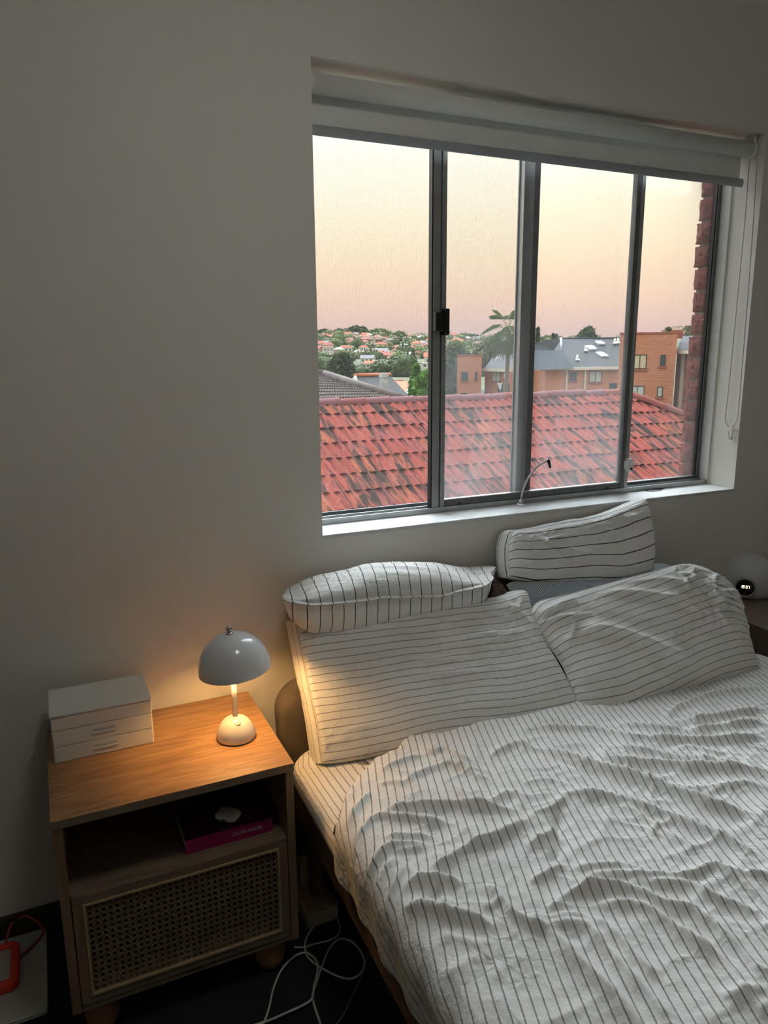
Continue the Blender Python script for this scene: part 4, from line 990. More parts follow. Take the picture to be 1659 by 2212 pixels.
# cloth length taken up by folds shifts the printed lines a little
uv = np.stack([C_+disp*.35, A*.342+B*.94], -1)
m = MB(); m.grid(P, True, True)
dob = m.build('cover', 'linen_u', dvt, uv=uv.reshape(-1, 2))
md = dob.modifiers.new('thickness', 'SOLIDIFY'); md.thickness = .010; md.offset = -1
# stitched edge at the head end; its dark brown also paints the shadowed underside
edge = P[0, 24:NS-60:3].copy(); edge[:, 2] += .002
MB().tube(edge, .0042, 6).build('hem', 'hem_shade_brown', dvt)
# ------------------------------------------------------------------ outside: materials
t = NT('roof_tile'); co = t.coords('World'); oi = t.n('ShaderNodeObjectInfo')
base = t.ramp(oi.outputs['Random'], [(0, (.22, .045, .034)), (.35, (.28, .060, .042)), (.6, (.25, .066, .056)), (.8, (.33, .092, .046)), (1, (.19, .056, .054))])
lich = t.noise(co, 26, 5, .65); c1 = t.mix(t.val('MULTIPLY', t.val('GREATER_THAN', lich, .60), .35), base, (.36, .24, .21))
# soot lies in streaks down the troughs of the tiles
st = t.noise(t.coords('World', (7.4, 1.1, 1.6)), 1.5, 5, .68, .5)
off = t.val('MULTIPLY', t.val('SUBTRACT', oi.outputs['Random'], .5), .12)
fac = t.n('ShaderNodeMapRange'); t.l(t.val('ADD', st, off), fac.inputs[0]); fac.inputs[1].default_value = .47; fac.inputs[2].default_value = .60
c2 = t.mix(t.val('MULTIPLY', fac.outputs[0], .92), c1, (.028, .022, .020))
t.bsdf(c2, .9, 0, t.bump(t.noise(co, 60, 4), .3, .01), .08); t.done('roof_tile')
t = NT('ridge_tile'); oi = t.n('ShaderNodeObjectInfo'); co = t.coords('World')
c = t.ramp(oi.outputs['Random'], [(0, (.17, .060, .062)), (.3, (.20, .085, .090)), (.55, (.17, .095, .115)), (.75, (.24, .055, .032)), (1, (.17, .045, .040))])
c = t.mix(t.val('MULTIPLY', t.noise(co, 12, 4), .5), c, (.15, .055, .05)); t.bsdf(c, .8, 0, None, .15); t.done('ridge_tile')
simple('roof_under', (.05, .035, .03), .9, var=.2)
t = NT('rock_brick'); co = t.coords('World'); oi = t.n('ShaderNodeObjectInfo')
c = t.ramp(oi.outputs['Random'], [(0, (.30, .075, .058)), (.5, (.38, .105, .075)), (.8, (.34, .080, .070)), (1, (.44, .15, .085))])
n_ = t.noise(co, 34, 6, .6, 1.0); c = t.mix(t.val('MULTIPLY', n_, .5), c, (.15, .04, .035))
vr = t.n('ShaderNodeTexVoronoi', feature='DISTANCE_TO_EDGE'); t.l(t.coords('World', (30, 30, 48), (.4, .1, 0)), vr.inputs['Vector']); vr.inputs['Scale'].default_value = 1.6
t.bsdf(c, .85, 0, t.bump(t.noise(co, 42, 6, .7, 1.2), 1.0, .03), .2); t.done('rock_brick')
simple('mortar', (.34, .30, .27), .95, var=.15, vscale=40, coord='World')
def brickmat(key, c1, c2, mort, bw=.24, bh=.086):
    t = NT(key); co = t.n('ShaderNodeUVMap'); co.uv_map = 'cloth'
    b = t.n('ShaderNodeTexBrick'); t.l(co.outputs[0], b.inputs['Vector']); b.inputs['Scale'].default_value = 1.0
    b.inputs['Color1'].default_value = c1+(1,); b.inputs['Color2'].default_value = c2+(1,); b.inputs['Mortar'].default_value = mort+(1,)
    b.inputs['Brick Width'].default_value = bw; b.inputs['Row Height'].default_value = bh; b.inputs['Mortar Size'].default_value = .015
    n_ = t.noise(t.coords('World'), .6, 4)
    c = t.mix(t.val('MULTIPLY', n_, .25), b.outputs['Color'], (.36, .15, .09)); t.bsdf(c, .9, 0, None, .2); t.done(key)
brickmat('far_brick', (.44, .155, .080), (.52, .20, .11), (.54, .33, .22), .36, .125)
simple('brick_trim', (.30, .10, .06), .9, var=.1)
def rowroof(key, c0, c1, c2, rows=3.2, cw=3.3):
    t = NT(key); uv = t.n('ShaderNodeUVMap'); uv.uv_map = 'cloth'; sp = t.n('ShaderNodeSeparateXYZ'); t.l(uv.outputs[0], sp.inputs[0])
    f = t.val('FRACT', t.val('MULTIPLY', sp.outputs[1], rows)); g = t.val('SINE', t.val('MULTIPLY', sp.outputs[0], cw*6.283))
    line = t.val('GREATER_THAN', f, .80); n_ = t.noise(t.coords('World'), 1.4, 6, .65)
    c = t.ramp(n_, [(.3, c0), (.5, c1), (.75, c2)]); c = t.mix(t.val('MULTIPLY', line, .55), c, tuple(x*.35 for x in c0))
    t.bsdf(c, .8, 0, t.bump(t.val('ADD', t.val('MULTIPLY', f, -1.0), t.val('MULTIPLY', g, .3)), .7, .06), .3); t.done(key)
rowroof('slate_roof', (.026, .028, .030), (.040, .042, .044), (.060, .060, .062))
rowroof('slate_roof_blue', (.022, .028, .034), (.032, .040, .048), (.045, .052, .06), 2.6, 3)
rowroof('dark_roof', (.018, .015, .016), (.028, .024, .025), (.055, .046, .044), 3, 3)
simple('brown_tile', (.105, .078, .064), .85, var=.35, vscale=2.2, coord='World')
simple('orange_roof', (.50, .15, .055), .8, var=.15, vscale=1, coord='World')
simple('grey_roof', (.22, .23, .25), .7, var=.1, vscale=1, coord='World')
simple('cream', (.62, .57, .47), .7, var=.05, vscale=2, coord='World')
simple('white_trim', (.68, .66, .62), .7, var=.04, vscale=2, coord='World')
simple('far_glass', (.05, .065, .075), .15, var=.3, vscale=.8, coord='World')
simple('far_curtain', (.46, .47, .42), .7, var=.1, vscale=3, coord='World')
simple('far_blind', (.55, .46, .30), .7, var=.08, vscale=3, coord='World')
simple('far_frame', (.05, .045, .04), .6)
simple('skylight', (.50, .58, .68), .25, var=.1, vscale=1, coord='World')
simple('roughcast', (.42, .42, .39), .9, var=.25, vscale=3, coord='World')
simple('towel_white', (.60, .60, .56), .9, var=.05); simple('towel_green', (.42, .55, .48), .9, var=.05)
simple('rail_dark', (.05, .052, .052), .7, var=.1)
def leaf(key, c0, c1, c2, sc=3.0):
    t = NT(key); co = t.coords('World'); n_ = t.noise(co, sc, 5, .7); oi = t.n('ShaderNodeObjectInfo')
    c = t.ramp(n_, [(.30, c0), (.5, c1), (.70, c2)])
    c = t.mix(t.val('MULTIPLY', oi.outputs['Random'], .35), c, c1); b = t.bsdf(c, .8, 0, None, .2); t.done(key)
leaf('leaf_dark', (.042, .062, .028), (.085, .115, .050), (.14, .17, .075), .5)  # this and the next two greens are lightened to paint in distance haze
leaf('leaf_mid', (.075, .105, .040), (.15, .19, .075), (.23, .26, .11), .5)
leaf('leaf_olive', (.10, .11, .055), (.19, .195, .10), (.27, .265, .14), .5)
leaf('leaf_lime', (.05, .13, .02), (.13, .28, .04), (.22, .40, .07), 2.5)
leaf('leaf_palm', (.060, .095, .028), (.13, .185, .055), (.24, .29, .11), 2.0)
simple('palm_skirt', (.30, .25, .12), .9, var=.2, vscale=2)
simple('bark', (.19, .15, .115), .9, var=.2, vscale=4)
simple('hill_ground', (.085, .095, .045), .95, var=.45, vscale=.02, coord='World')
simple('street_ground', (.07, .075, .05), .95, var=.3, vscale=.3, coord='World')
for k_, c_ in {'house_white': (.62, .60, .55), 'house_cream': (.55, .46, .34), 'house_brick': (.34, .17, .12), 'house_pink': (.50, .35, .29)}.items(): simple(k_, c_, .8, var=.06, vscale=.3, coord='World')
for k_, c_ in {'hr_red': (.42, .11, .07), 'hr_orange': (.48, .17, .09), 'hr_brown': (.22, .13, .10), 'hr_grey': (.26, .26, .27), 'hr_white': (.60, .60, .59)}.items(): simple(k_, c_, .8, var=.12, vscale=.5, coord='World')

# ------------------------------------------------------------------ outer brick leaf at the window's right
eb = tag(thing('wall_exterior', (2.5, .2, .9)), 'rock-faced red brick of the outer wall beside the window', 'wall', None, 'structure')
pitch_, zb0 = .0895, 1.0
zj = float(onX(1497, 640+393/2.968, 2.5)[2])
kk = int((zj-.70)/pitch_); z0 = zj-kk*pitch_
m = MB().box(2.507, 2.62, .201, .286, z0-.01, z0+20*pitch_); m.build('mortar', 'mortar', eb)
def rough_brick(seed):
    rg = np.random.default_rng(seed); nx, nz = 9, 7; y0_, y1_, h = .2012, .297, pitch_-.0105
    P = np.zeros((nz, nx, 3))
    for j in range(nz):
        for i in range(nx):
            e = min(i, nx-1-i, j*1.4, (nz-1-j)*1.4)/3.0
            P[j, i] = (2.5005-.006*min(1, e)-rg.random()*.0085*min(1, e+.3), y0_+(y1_-y0_)*i/(nx-1)+(rg.random()-.5)*.006*(i == nx-1), h*j/(nz-1))
    m = MB(); m.grid(P, False, False)
    Bk = P.copy(); Bk[..., 0] = 2.6
    n0 = nz*nx; m.grid(Bk, False, True)
    ring_ = [(0, i) for i in range(nx)]+[(j, nx-1) for j in range(1, nz)]+[(nz-1, i) for i in range(nx-2, -1, -1)]+[(j, 0) for j in range(nz-2, 0, -1)]
    idx = [j*nx+i for j, i in ring_]; k = len(idx)
    for a in range(k): m.f.append((idx[a], n0+idx[a], n0+idx[(a+1) % k], idx[(a+1) % k])); m.sm.append(False)
    return m
variants = []
for k in range(20):
    if k < 5:
        o = rough_brick(40+k).build('brick', 'rock_brick', eb); variants.append(o); o.location.z += z0+.005+0
    else:
        o = variants[k % 5].copy(); COL.objects.link(o); o.parent = eb; o.location.z = variants[0].location.z
    o.location.z = (z0+k*pitch_+.005)-0.0
    o.location.x += (random.random()-.5)*.004; o.location.y += (random.random()-.5)*.006
# (brick meshes are modelled from z = 0; the parent offset is taken off at build time)

# ------------------------------------------------------------------ red tiled roof next door
PH = math.radians(28); G = .34; Y0r, Z0r = 7.5, .75; CW = .27
cs, sn = math.cos(PH), math.sin(PH)
apex = (Y0r+.36*cs, Z0r+.36*sn)
XH = float(onY(1338, 842, apex[0])[0])            # where the ridge ends and the hip runs down
rf = tag(thing('tiled_roof', (6.0, apex[0], -3.0)), 'weathered red terracotta tiled roof of the house next door', 'roof')
def tile_mesh():
    nx = 10; L_ = .42; m = MB(); P = np.zeros((3, nx+1, 3))
    for i in range(nx+1):
        x = CW*i/nx*1.0; zz = .024*(.5-.5*math.cos(4*math.pi*i/nx))**.8
        P[0, i] = (x, .004, zz-.016); P[1, i] = (x, 0, zz); P[2, i] = (x, L_, zz-.024)
    m.grid(P, False, True); return m
tm = tile_mesh().build('roof_tile', 'roof_tile', None); tmesh = tm.data; bpy.data.objects.remove(tm)
rest = MB(); TV = np.zeros(len(tmesh.vertices)*3); tmesh.vertices.foreach_get('co', TV); TV = TV.reshape(-1, 3); TF = [tuple(p.vertices) for p in tmesh.polygons]
def tile_at(x, k):
    return np.array((x, Y0r-k*G*cs-.032*sn*-0+0, Z0r-k*G*sn+.030))
nt_ = 0
for k in range(12):
    Yk = Y0r-k*G*cs
    xa = (Yk+2.05)*.325; xb = min((Yk+2.05)*1.10, XH+(apex[0]-Yk)+.1)
    hipx = XH+(apex[0]-Yk)-.10
    i0, i1 = int(-1.0/CW), int((XH+6)/CW)
    for i in range(i0, i1):
        x = i*CW+.07*(k % 2)
        if x+CW*.6 > hipx: continue
        p = tile_at(x, k)
        jx = random.uniform(-.004, .004); jz = random.uniform(-.004, .006); ry = random.uniform(-.012, .012)
        if xa-CW < x < xb and nt_ < 300 and k < 11:
            o = bpy.data.objects.new('roof_tile', tmesh); COL.objects.link(o); o.parent = rf
            o.location = (p[0]+jx-6.0, p[1]-apex[0], p[2]+jz+3.0); o.rotation_euler = (PH+random.uniform(-.01, .01), ry, 0); nt_ += 1
        else:
            v = TV.copy(); v = np.stack([v[:, 0], v[:, 1]*cs-v[:, 2]*sn, v[:, 1]*sn+v[:, 2]*cs], 1)+p; rest.add(v, TF)
ro_ = rest.build('tiles_beyond', 'roof_tile', rf); ro_['kind'] = 'stuff'
# the body of the roof under the tiles: a hipped block
el = 12.6*G; ya, za = apex[0]-el*cs, apex[1]-el*sn
v = [(-3, apex[0], apex[1]-.03), (XH, apex[0], apex[1]-.03), (XH+el*cs, ya, za-.03), (-3, ya, za-.03), (XH+el*cs, apex[0]+el*cs, za-.03), (-3, apex[0]+el*cs, za-.03)]
MB().add(v, [(3, 2, 1, 0), (2, 4, 1), (1, 4, 5, 0)]).build('roof_deck', 'roof_under', rf)
def cap_mesh(name):
    m = MB(); L_ = .44; P = np.zeros((3, 9, 3))
    for j, (x, rr_) in enumerate(((0, .128), (.06, .118), (L_, .104))):
        for i in range(9):
            a = math.pi*i/8; P[j, i] = (x, -rr_*math.cos(a), rr_*.72*math.sin(a))
    m.grid(P, True, False); e = [(0, -.128*math.cos(math.pi*i/8)*.86, .128*.6*math.sin(math.pi*i/8)) for i in range(9)]
    m.add(np.vstack([P[0], e]), [(i, i+1, 10+i, 9+i) for i in range(8)]); return m
cm = cap_mesh('ridge').build('ridge_cap', 'ridge_tile', None); cmesh = cm.data; bpy.data.objects.remove(cm)
x = XH
while x > 0:
    o = bpy.data.objects.new('ridge_cap', cmesh); COL.objects.link(o); o.parent = rf
    o.location = (x-6.0, 0, apex[1]-.02+3.0+random.uniform(-.008, .008)); o.rotation_euler = (0, random.uniform(-.01, .02), math.pi+random.uniform(-.015, .015)); x -= .395
hd_ = np.array((cs, -cs, -sn)); hd_ = hd_/np.linalg.norm(hd_)
for k in range(10):
    o = bpy.data.objects.new('hip_cap', cmesh); COL.objects.link(o); o.parent = rf
    p = np.array((XH, apex[0], apex[1]))+hd_*(.395*k+.0)-np.array((6.0, apex[0], -3.0-.02))
    o.location = tuple(p); xax = Vector(hd_); zax = Vector((sn*.5, -sn*.5, cs)); yax = zax.cross(xax).normalized(); zax = xax.cross(yax).normalized()
    o.rotation_euler = Matrix((xax, yax, zax)).transposed().to_euler()
bx('house_wall', 'house_cream', rf, -2.6, XH+el*cs-.5, ya+.5, apex[0]+el*cs-.5, -6.5, za-.05)

# ------------------------------------------------------------------ ground and far hillside
def hz(d, az):
    """height of the land at distance d, azimuth az (degrees right of the wall's normal)"""
    K = [(60, -7.0), (200, -9.5), (450, -12.0), (800, .5), (1250, 26), (1600, 44), (1900, 46)]
    z = np.interp(d, [k[0] for k in K], [k[1] for k in K])
    fall = np.clip((np.asarray(az)-19)/18, 0, 1)
    return z-fall*np.clip((np.asarray(d)-600)/1000, 0, 1)*18+2.5*np.sin(np.asarray(az)*.9)*np.clip((np.asarray(d)-500)/900, 0, 1)
dd = np.concatenate([np.linspace(60, 500, 12), np.linspace(560, 1900, 40)]); aa = np.linspace(-25, 85, 80)
DG, AG = np.meshgrid(dd, aa); P = np.stack([CAM[0]+DG*np.sin(np.radians(AG)), CAM[1]+DG*np.cos(np.radians(AG)), hz(DG, AG)], -1)
tag(MB().grid(P, True, True).build('hillside', 'hill_ground'), 'green far hillside under the houses and trees', 'hillside', None, 'structure')
P = np.array([[(-60, 1, -7.1), (120, 1, -7.1)], [(-60, 140, -7.1), (120, 140, -7.1)]], float)
tag(MB().grid(P, False, True).build('ground', 'street_ground'), 'dark garden ground below the neighbouring roofs', 'ground', None, 'structure')

def plain(mb, name, mat):
    o = mb.build(name, mat, None); me = o.data; bpy.data.objects.remove(o); return me
def blob_mesh(name, mat, seed, sub=3, ragged=.35):
    bm = bmesh.new(); bmesh.ops.create_icosphere(bm, subdivisions=sub, radius=1.0); rg = np.random.default_rng(seed)
    cen = rg.normal(size=(16, 3)); cen /= np.linalg.norm(cen, axis=1)[:, None]
    for q in bm.verts:
        n_ = np.array(q.co); d_ = cen@n_; b_ = np.clip((d_-.72)/.28, 0, 1).max(); r_2 = .78+.22*b_+ragged*(rg.random()-.5)
        q.co = (n_[0]*r_2, n_[1]*r_2, max(n_[2]*r_2, -.6)+.6)
    mb = MB(); mb.add([tuple(c*.86 for c in q.co[:2])+(q.co[2]*.9,) for q in bm.verts], [tuple(q.index for q in f_.verts) for f_ in bm.faces], True)
    bm.verts.ensure_lookup_table(); vv = np.array([q.co[:] for q in bm.verts]); bm.free()
    for i_ in range(430):
        c = vv[rg.integers(len(vv))]*(.86+.2*rg.random()); a = rg.normal(size=3); a /= np.linalg.norm(a); e = np.cross(a, rg.normal(size=3)); e /= np.linalg.norm(e); s_ = .10*(.6+.9*rg.random())
        mb.add([c-a*s_, c+e*s_*.55, c+a*s_, c-e*s_*.55], [(0, 1, 2, 3)])
    return plain(mb, name, mat)
LEAFS = ['leaf_dark', 'leaf_mid', 'leaf_olive']
crowns = {k: [blob_mesh('tree_crown', k, 3+i*7+j*31, 3 if j < 2 else 2) for i in range(4)] for j, k in enumerate(LEAFS)}
adj = {'leaf_dark': 'dark green', 'leaf_mid': 'mid green', 'leaf_olive': 'olive green'}
def pol(d, az): return np.array((CAM[0]+d*math.sin(math.radians(az)), CAM[1]+d*math.cos(math.radians(az)), float(hz(d, az))))
rt_ = random.Random(5)
def where(az): return 'at far left' if az < 22.5 else 'in the left pane' if az < 25.5 else 'left of the latch' if az < 28.5 else 'right of the latch' if az < 32 else 'behind the palm' if az < 36 else 'on the right'
placed = []
def spot(lo, hi, dlo, dspan, r, tries=60):
    for _ in range(tries):
        az = rt_.uniform(lo, hi); d = dlo+dspan*rt_.random()**.75; p = pol(d, az)
        if all((p[0]-q[0])**2+(p[1]-q[1])**2 > (.92*(r+q[2]))**2 for q in placed): break
    placed.append((p[0], p[1], r)); return az, d, p
HSP = []
for k in range(215):
    s_ = rt_.uniform(8, 15); HSP.append((s_,)+spot(18.3, 35.8, 480, 1150, s_*.62))
for k in range(285):
    w = rt_.uniform(5, 12)
    az, d, p = spot(18.3, 35.8, 430, 1250, w*.95) if k < 262 else spot(36, 48, 1350, 300, w)
    kd = rt_.choice(LEAFS if d > 700 else LEAFS[:2]+['leaf_dark']); h = w*rt_.uniform(.5, .9)
    o = bpy.data.objects.new('hillside_tree', rt_.choice(crowns[kd])); COL.objects.link(o); o.location = (p[0], p[1], p[2]-.6); o.scale = (w, w*.85, h); o.rotation_euler = (0, 0, rt_.uniform(0, 6))
    far = 'near the hill crest' if d > 1150 else ('half way up the hill' if d > 750 else 'at the foot of the hill')
    tag(o, '%s %s tree %s %s' % ('small' if w < 7 else 'large' if w > 10 else 'round', adj[kd], far, where(az)), 'tree', 'trees on the far hillside')
# the hill goes on to the left of the window, too small and hidden to single out
def merge(mb, me, loc, rz, sc_):
    v = np.zeros(len(me.vertices)*3); me.vertices.foreach_get('co', v); v = v.reshape(-1, 3)*np.array(sc_); c_, s_ = math.cos(rz), math.sin(rz)
    mb.add(np.stack([v[:, 0]*c_-v[:, 1]*s_, v[:, 0]*s_+v[:, 1]*c_, v[:, 2]], 1)+np.array(loc), [tuple(q.vertices) for q in me.polygons])
mbs = {k_: MB() for k_ in LEAFS}
for k in range(190):
    az = rt_.uniform(-12, 17.5); d = 430+1200*rt_.random()**.75; p = pol(d, az); w = rt_.uniform(6, 15); merge(mbs['leaf_olive' if k % 3 else 'leaf_dark'], crowns['leaf_olive'][k % 4], (p[0], p[1], p[2]-.6), k, (w, w*.85, w*.65))
for k_ in ('leaf_olive', 'leaf_dark'): tag(mbs[k_].build('woodland', k_), 'woodland of %s trees carrying on along the hill past the window edge' % adj[k_], 'woodland', None, 'stuff')
# houses
def house_mesh(kind, rg):
    w, dp, h = 1.0, .7, .42
    body = MB().box(-w/2, w/2, -dp/2, dp/2, -.4, h); e = .06
    x0_, x1_, y0_, y1_ = -w/2-e, w/2+e, -dp/2-e, dp/2+e
    if kind == 'hip': rv = [(x0_, y0_, h), (x1_, y0_, h), (x1_, y1_, h), (x0_, y1_, h), (-w/2+.30, 0, h+.26), (w/2-.30, 0, h+.26)]; rfa = [(0, 1, 5, 4), (1, 2, 5), (2, 3, 4, 5), (3, 0, 4)]
    elif kind == 'gable': rv = [(x0_, y0_, h), (x1_, y0_, h), (x1_, y1_, h), (x0_, y1_, h), (x0_, 0, h+.30), (x1_, 0, h+.30)]; rfa = [(0, 1, 5, 4), (1, 2, 5), (2, 3, 4, 5), (3, 0, 4)]
    else: rv = [(x0_, y0_, h), (x1_, y0_, h), (x1_, y1_, h), (x0_, y1_, h), (x0_, y0_, h+.07), (x1_, y0_, h+.07), (x1_, y1_, h+.07), (x0_, y1_, h+.07)]; rfa = [(0, 1, 5, 4), (1, 2, 6, 5), (2, 3, 7, 6), (3, 0, 4, 7), (4, 5, 6, 7)]
    roof_ = MB().add(rv, rfa+[tuple(range(4))[::-1]])
    win_ = MB()
    for i in range(3):
        for s in (-1, 1):
            win_.box(-.36+i*.30, -.22+i*.30, s*dp/2-.006, s*dp/2+.006, .10, .28)
    return body, roof_, win_
def plain(mb, name, mat):
    o = mb.build(name, mat, None); me = o.data; bpy.data.objects.remove(o); return me
HB = {}
for kd in ('hip', 'gable', 'flat'):
    b_, r_3, w_3 = house_mesh(kd, None)
    HB[kd] = (b_, r_3, w_3)
meshc = {}
def hm(kd, part, mat):
    if (kd, part, mat) not in meshc: meshc[(kd, part, mat)] = plain(HB[kd][part], ('wall', 'roof', 'windows')[part], mat)
    return meshc[(kd, part, mat)]
HC = {'house_white': 'white', 'house_cream': 'cream', 'house_brick': 'brick', 'house_pink': 'pinkish'}; RC = {'hr_red': 'red', 'hr_orange': 'orange', 'hr_brown': 'brown', 'hr_grey': 'grey', 'hr_white': 'pale'}
for s, az, d, p in HSP:
    wm = rt_.choices(list(HC), [5, 3, 3, 2])[0]; rm = rt_.choices(list(RC), [5, 4, 3, 2, 2])[0]; kd = rt_.choices(['hip', 'gable', 'flat'], [5, 3, 2])[0]
    if kd == 'flat': rm = 'hr_white'; wm = 'house_white'
    r = thing('hillside_house', (p[0], p[1], p[2]+2.0)); r.rotation_euler = (0, 0, math.radians(-az)+rt_.uniform(-.6, .6)); r.scale = (s, s*.8, s*rt_.uniform(.62, .95)*(.7 if kd == 'flat' else 1))
    far = 'near the hill crest' if d > 1150 else ('half way up' if d > 750 else 'low on the hill')
    tag(r, '%s house with %s %s roof %s %s' % (HC[wm], RC[rm], {'hip': 'hipped', 'gable': 'gabled', 'flat': 'flat'}[kd], far, where(az)), 'house', 'houses on the far hillside')
    for part, mt_ in ((0, wm), (1, rm), (2, 'far_glass')):
        o = bpy.data.objects.new(('wall', 'roof', 'windows')[part], hm(kd, part, mt_)); COL.objects.link(o); o.parent = r

for wm, rm, kd, n_h in (('house_white', 'hr_red', 'hip', 45), ('house_cream', 'hr_orange', 'gable', 40)):
    r = thing('hillside_town', pol(800, 5), '%s houses with %s roofs carrying on along the hill past the window edge' % (HC[wm], RC[rm]), 'houses', None, 'stuff'); mw, mr_ = MB(), MB()
    for k in range(n_h):
        az = rt_.uniform(-12, 17.5); d = 480+1100*rt_.random()**.75; p = pol(d, az); s_h = rt_.uniform(8, 15); rz_ = rt_.uniform(0, 3)
        merge(mw, hm(kd, 0, wm), p+np.array((0, 0, 2)), rz_, (s_h, s_h*.8, s_h*.8)); merge(mr_, hm(kd, 1, rm), p+np.array((0, 0, 2)), rz_, (s_h, s_h*.8, s_h*.8))
    for mb_, nm_, mt_ in ((mw, 'walls', wm), (mr_, 'roofs', rm)): mb_.build(nm_, mt_, r)['kind'] = 'stuff'
# nearer trees, made of leaf sprays
def leafy(name, label, mat, px, pyb, pyt, d, wid, shape, seed, n=1500, ls=.35, group=None, cat='tree'):
    b = onD(px, pyb, d); tz = onD(px, pyt, d)[2]; h = tz-b[2]; rg = np.random.default_rng(seed)
    r = thing(name, b, label, cat, group)
    MB().tube([b-np.array((0, 0, .5)), b+np.array((0, 0, h*.85))], .12, 8, True, [max(.06, h*.03), .03]).build('trunk', 'bark', r)
    m = MB(); R_2 = wid/FPX*d/2
    tt = rg.random(n)**(.8 if shape == 'cone' else 1); ang = rg.random(n)*6.283
    if shape == 'cone': rad = R_2*(1-tt)**.8*(.35+.65*rg.random(n)**.5)*(1+.25*np.sin(tt*34))
    elif shape == 'pine': rad = R_2*(1-tt*.92)*(.3+.7*rg.random(n)**.5)*(.55+.45*np.sign(np.sin(tt*42)))
    else: rad = R_2*np.sqrt(np.clip(1-(2*tt-1)**2, 0, 1))*(.45+.55*rg.random(n)**.5)*(.75+.35*np.sin(ang*3+tt*9))
    zz = b[2]+h*(.06+.94*tt)
    for i in range(n):
        c = np.array((b[0]+rad[i]*math.cos(ang[i]), b[1]+rad[i]*math.sin(ang[i]), zz[i]))
        a = rg.normal(size=3); a /= np.linalg.norm(a); e = np.cross(a, rg.normal(size=3)); e /= np.linalg.norm(e); s_ = ls*(.6+.8*rg.random())
        m.add([c-a*s_, c+e*s_*.45, c+a*s_, c-e*s_*.45], [(0, 1, 2, 3)])
    m.build('foliage', mat, r); return r
leafy('conifer', 'bright green pointed tree beside the orange roof', 'leaf_lime', 899, 872, 794, 38, 34, 'cone', 1, 1700, .22)
leafy('conifer', 'broad bright green tree against the window mullion', 'leaf_lime', 924, 872, 806, 36, 52, 'round', 2, 2200, .24)
leafy('garden_tree', 'dark bushy tree behind the brown roof', 'leaf_dark', 738, 835, 770, 110, 52, 'round', 3, 1500, .9)
leafy('garden_tree', 'dark green tree left of the flat brick tower', 'leaf_dark', 972, 868, 782, 125, 46, 'round', 4, 1700, .9)
leafy('garden_tree', 'grey-green tree crown above the flat brick tower', 'leaf_mid', 985, 800, 748, 240, 90, 'round', 5, 1600, 2.0)
leafy('garden_tree', 'pale green tree behind the palm', 'leaf_olive', 1062, 800, 742, 220, 80, 'round', 6, 1500, 1.8)
leafy('garden_tree', 'green tree hidden partly by the palm trunk', 'leaf_mid', 1115, 800, 730, 200, 60, 'round', 12, 1300, 1.6)
leafy('norfolk_pine', 'tall dark pine on the skyline beside the double mullion', 'leaf_dark', 1160, 770, 709, 420, 14, 'pine', 7, 900, 1.2)
leafy('skyline_tree', 'flat-topped tree on the skyline above the slate roof', 'leaf_dark', 1271, 745, 709, 260, 26, 'round', 8, 700, 1.2)
leafy('skyline_tree', 'low round tree on the skyline left of the flat-topped one', 'leaf_dark', 1254, 745, 722, 300, 14, 'round', 9, 400, 1.2)
leafy('skyline_pine', 'taller of two small pines on the skyline', 'leaf_dark', 1194, 750, 722, 420, 7, 'pine', 10, 400, 1.2)
leafy('skyline_pine', 'shorter of two small pines on the skyline', 'leaf_dark', 1200, 750, 724, 420, 7, 'pine', 11, 400, 1.2)
leafy('skyline_shrub', 'sparse branches left of the rooftop chimney', 'leaf_olive', 1444, 725, 709, 90, 24, 'round', 13, 130, .28, cat='shrub')
leafy('skyline_shrub', 'sparse branches right of the rooftop chimney', 'leaf_olive', 1486, 730, 706, 90, 22, 'round', 14, 130, .28, cat='shrub')
for i, (px, w_, py) in enumerate(((770, 60, 706), (820, 70, 712), (735, 40, 712), (862, 40, 718), (1018, 50, 724), (1180, 40, 728), (700, 36, 712))):
    leafy('ridge_tree', ['largest leafy tree clump on the hill crest in the left pane', 'long leafy tree clump on the hill crest near the left mullion', 'small tree clump on the hill crest near the left reveal', 'low tree clump on the crest just left of the latch',
          'tree clump on the crest right of the latch', 'tree clump on the horizon right of the double mullion', 'tree clump on the crest at the far left edge'][i], LEAFS[i % 2], px, py+22, py, 1480+(0, 130, 230, 60, 0, 0, 330)[i], w_, 'round', 60+i, 600, 4.5, 'crest trees')

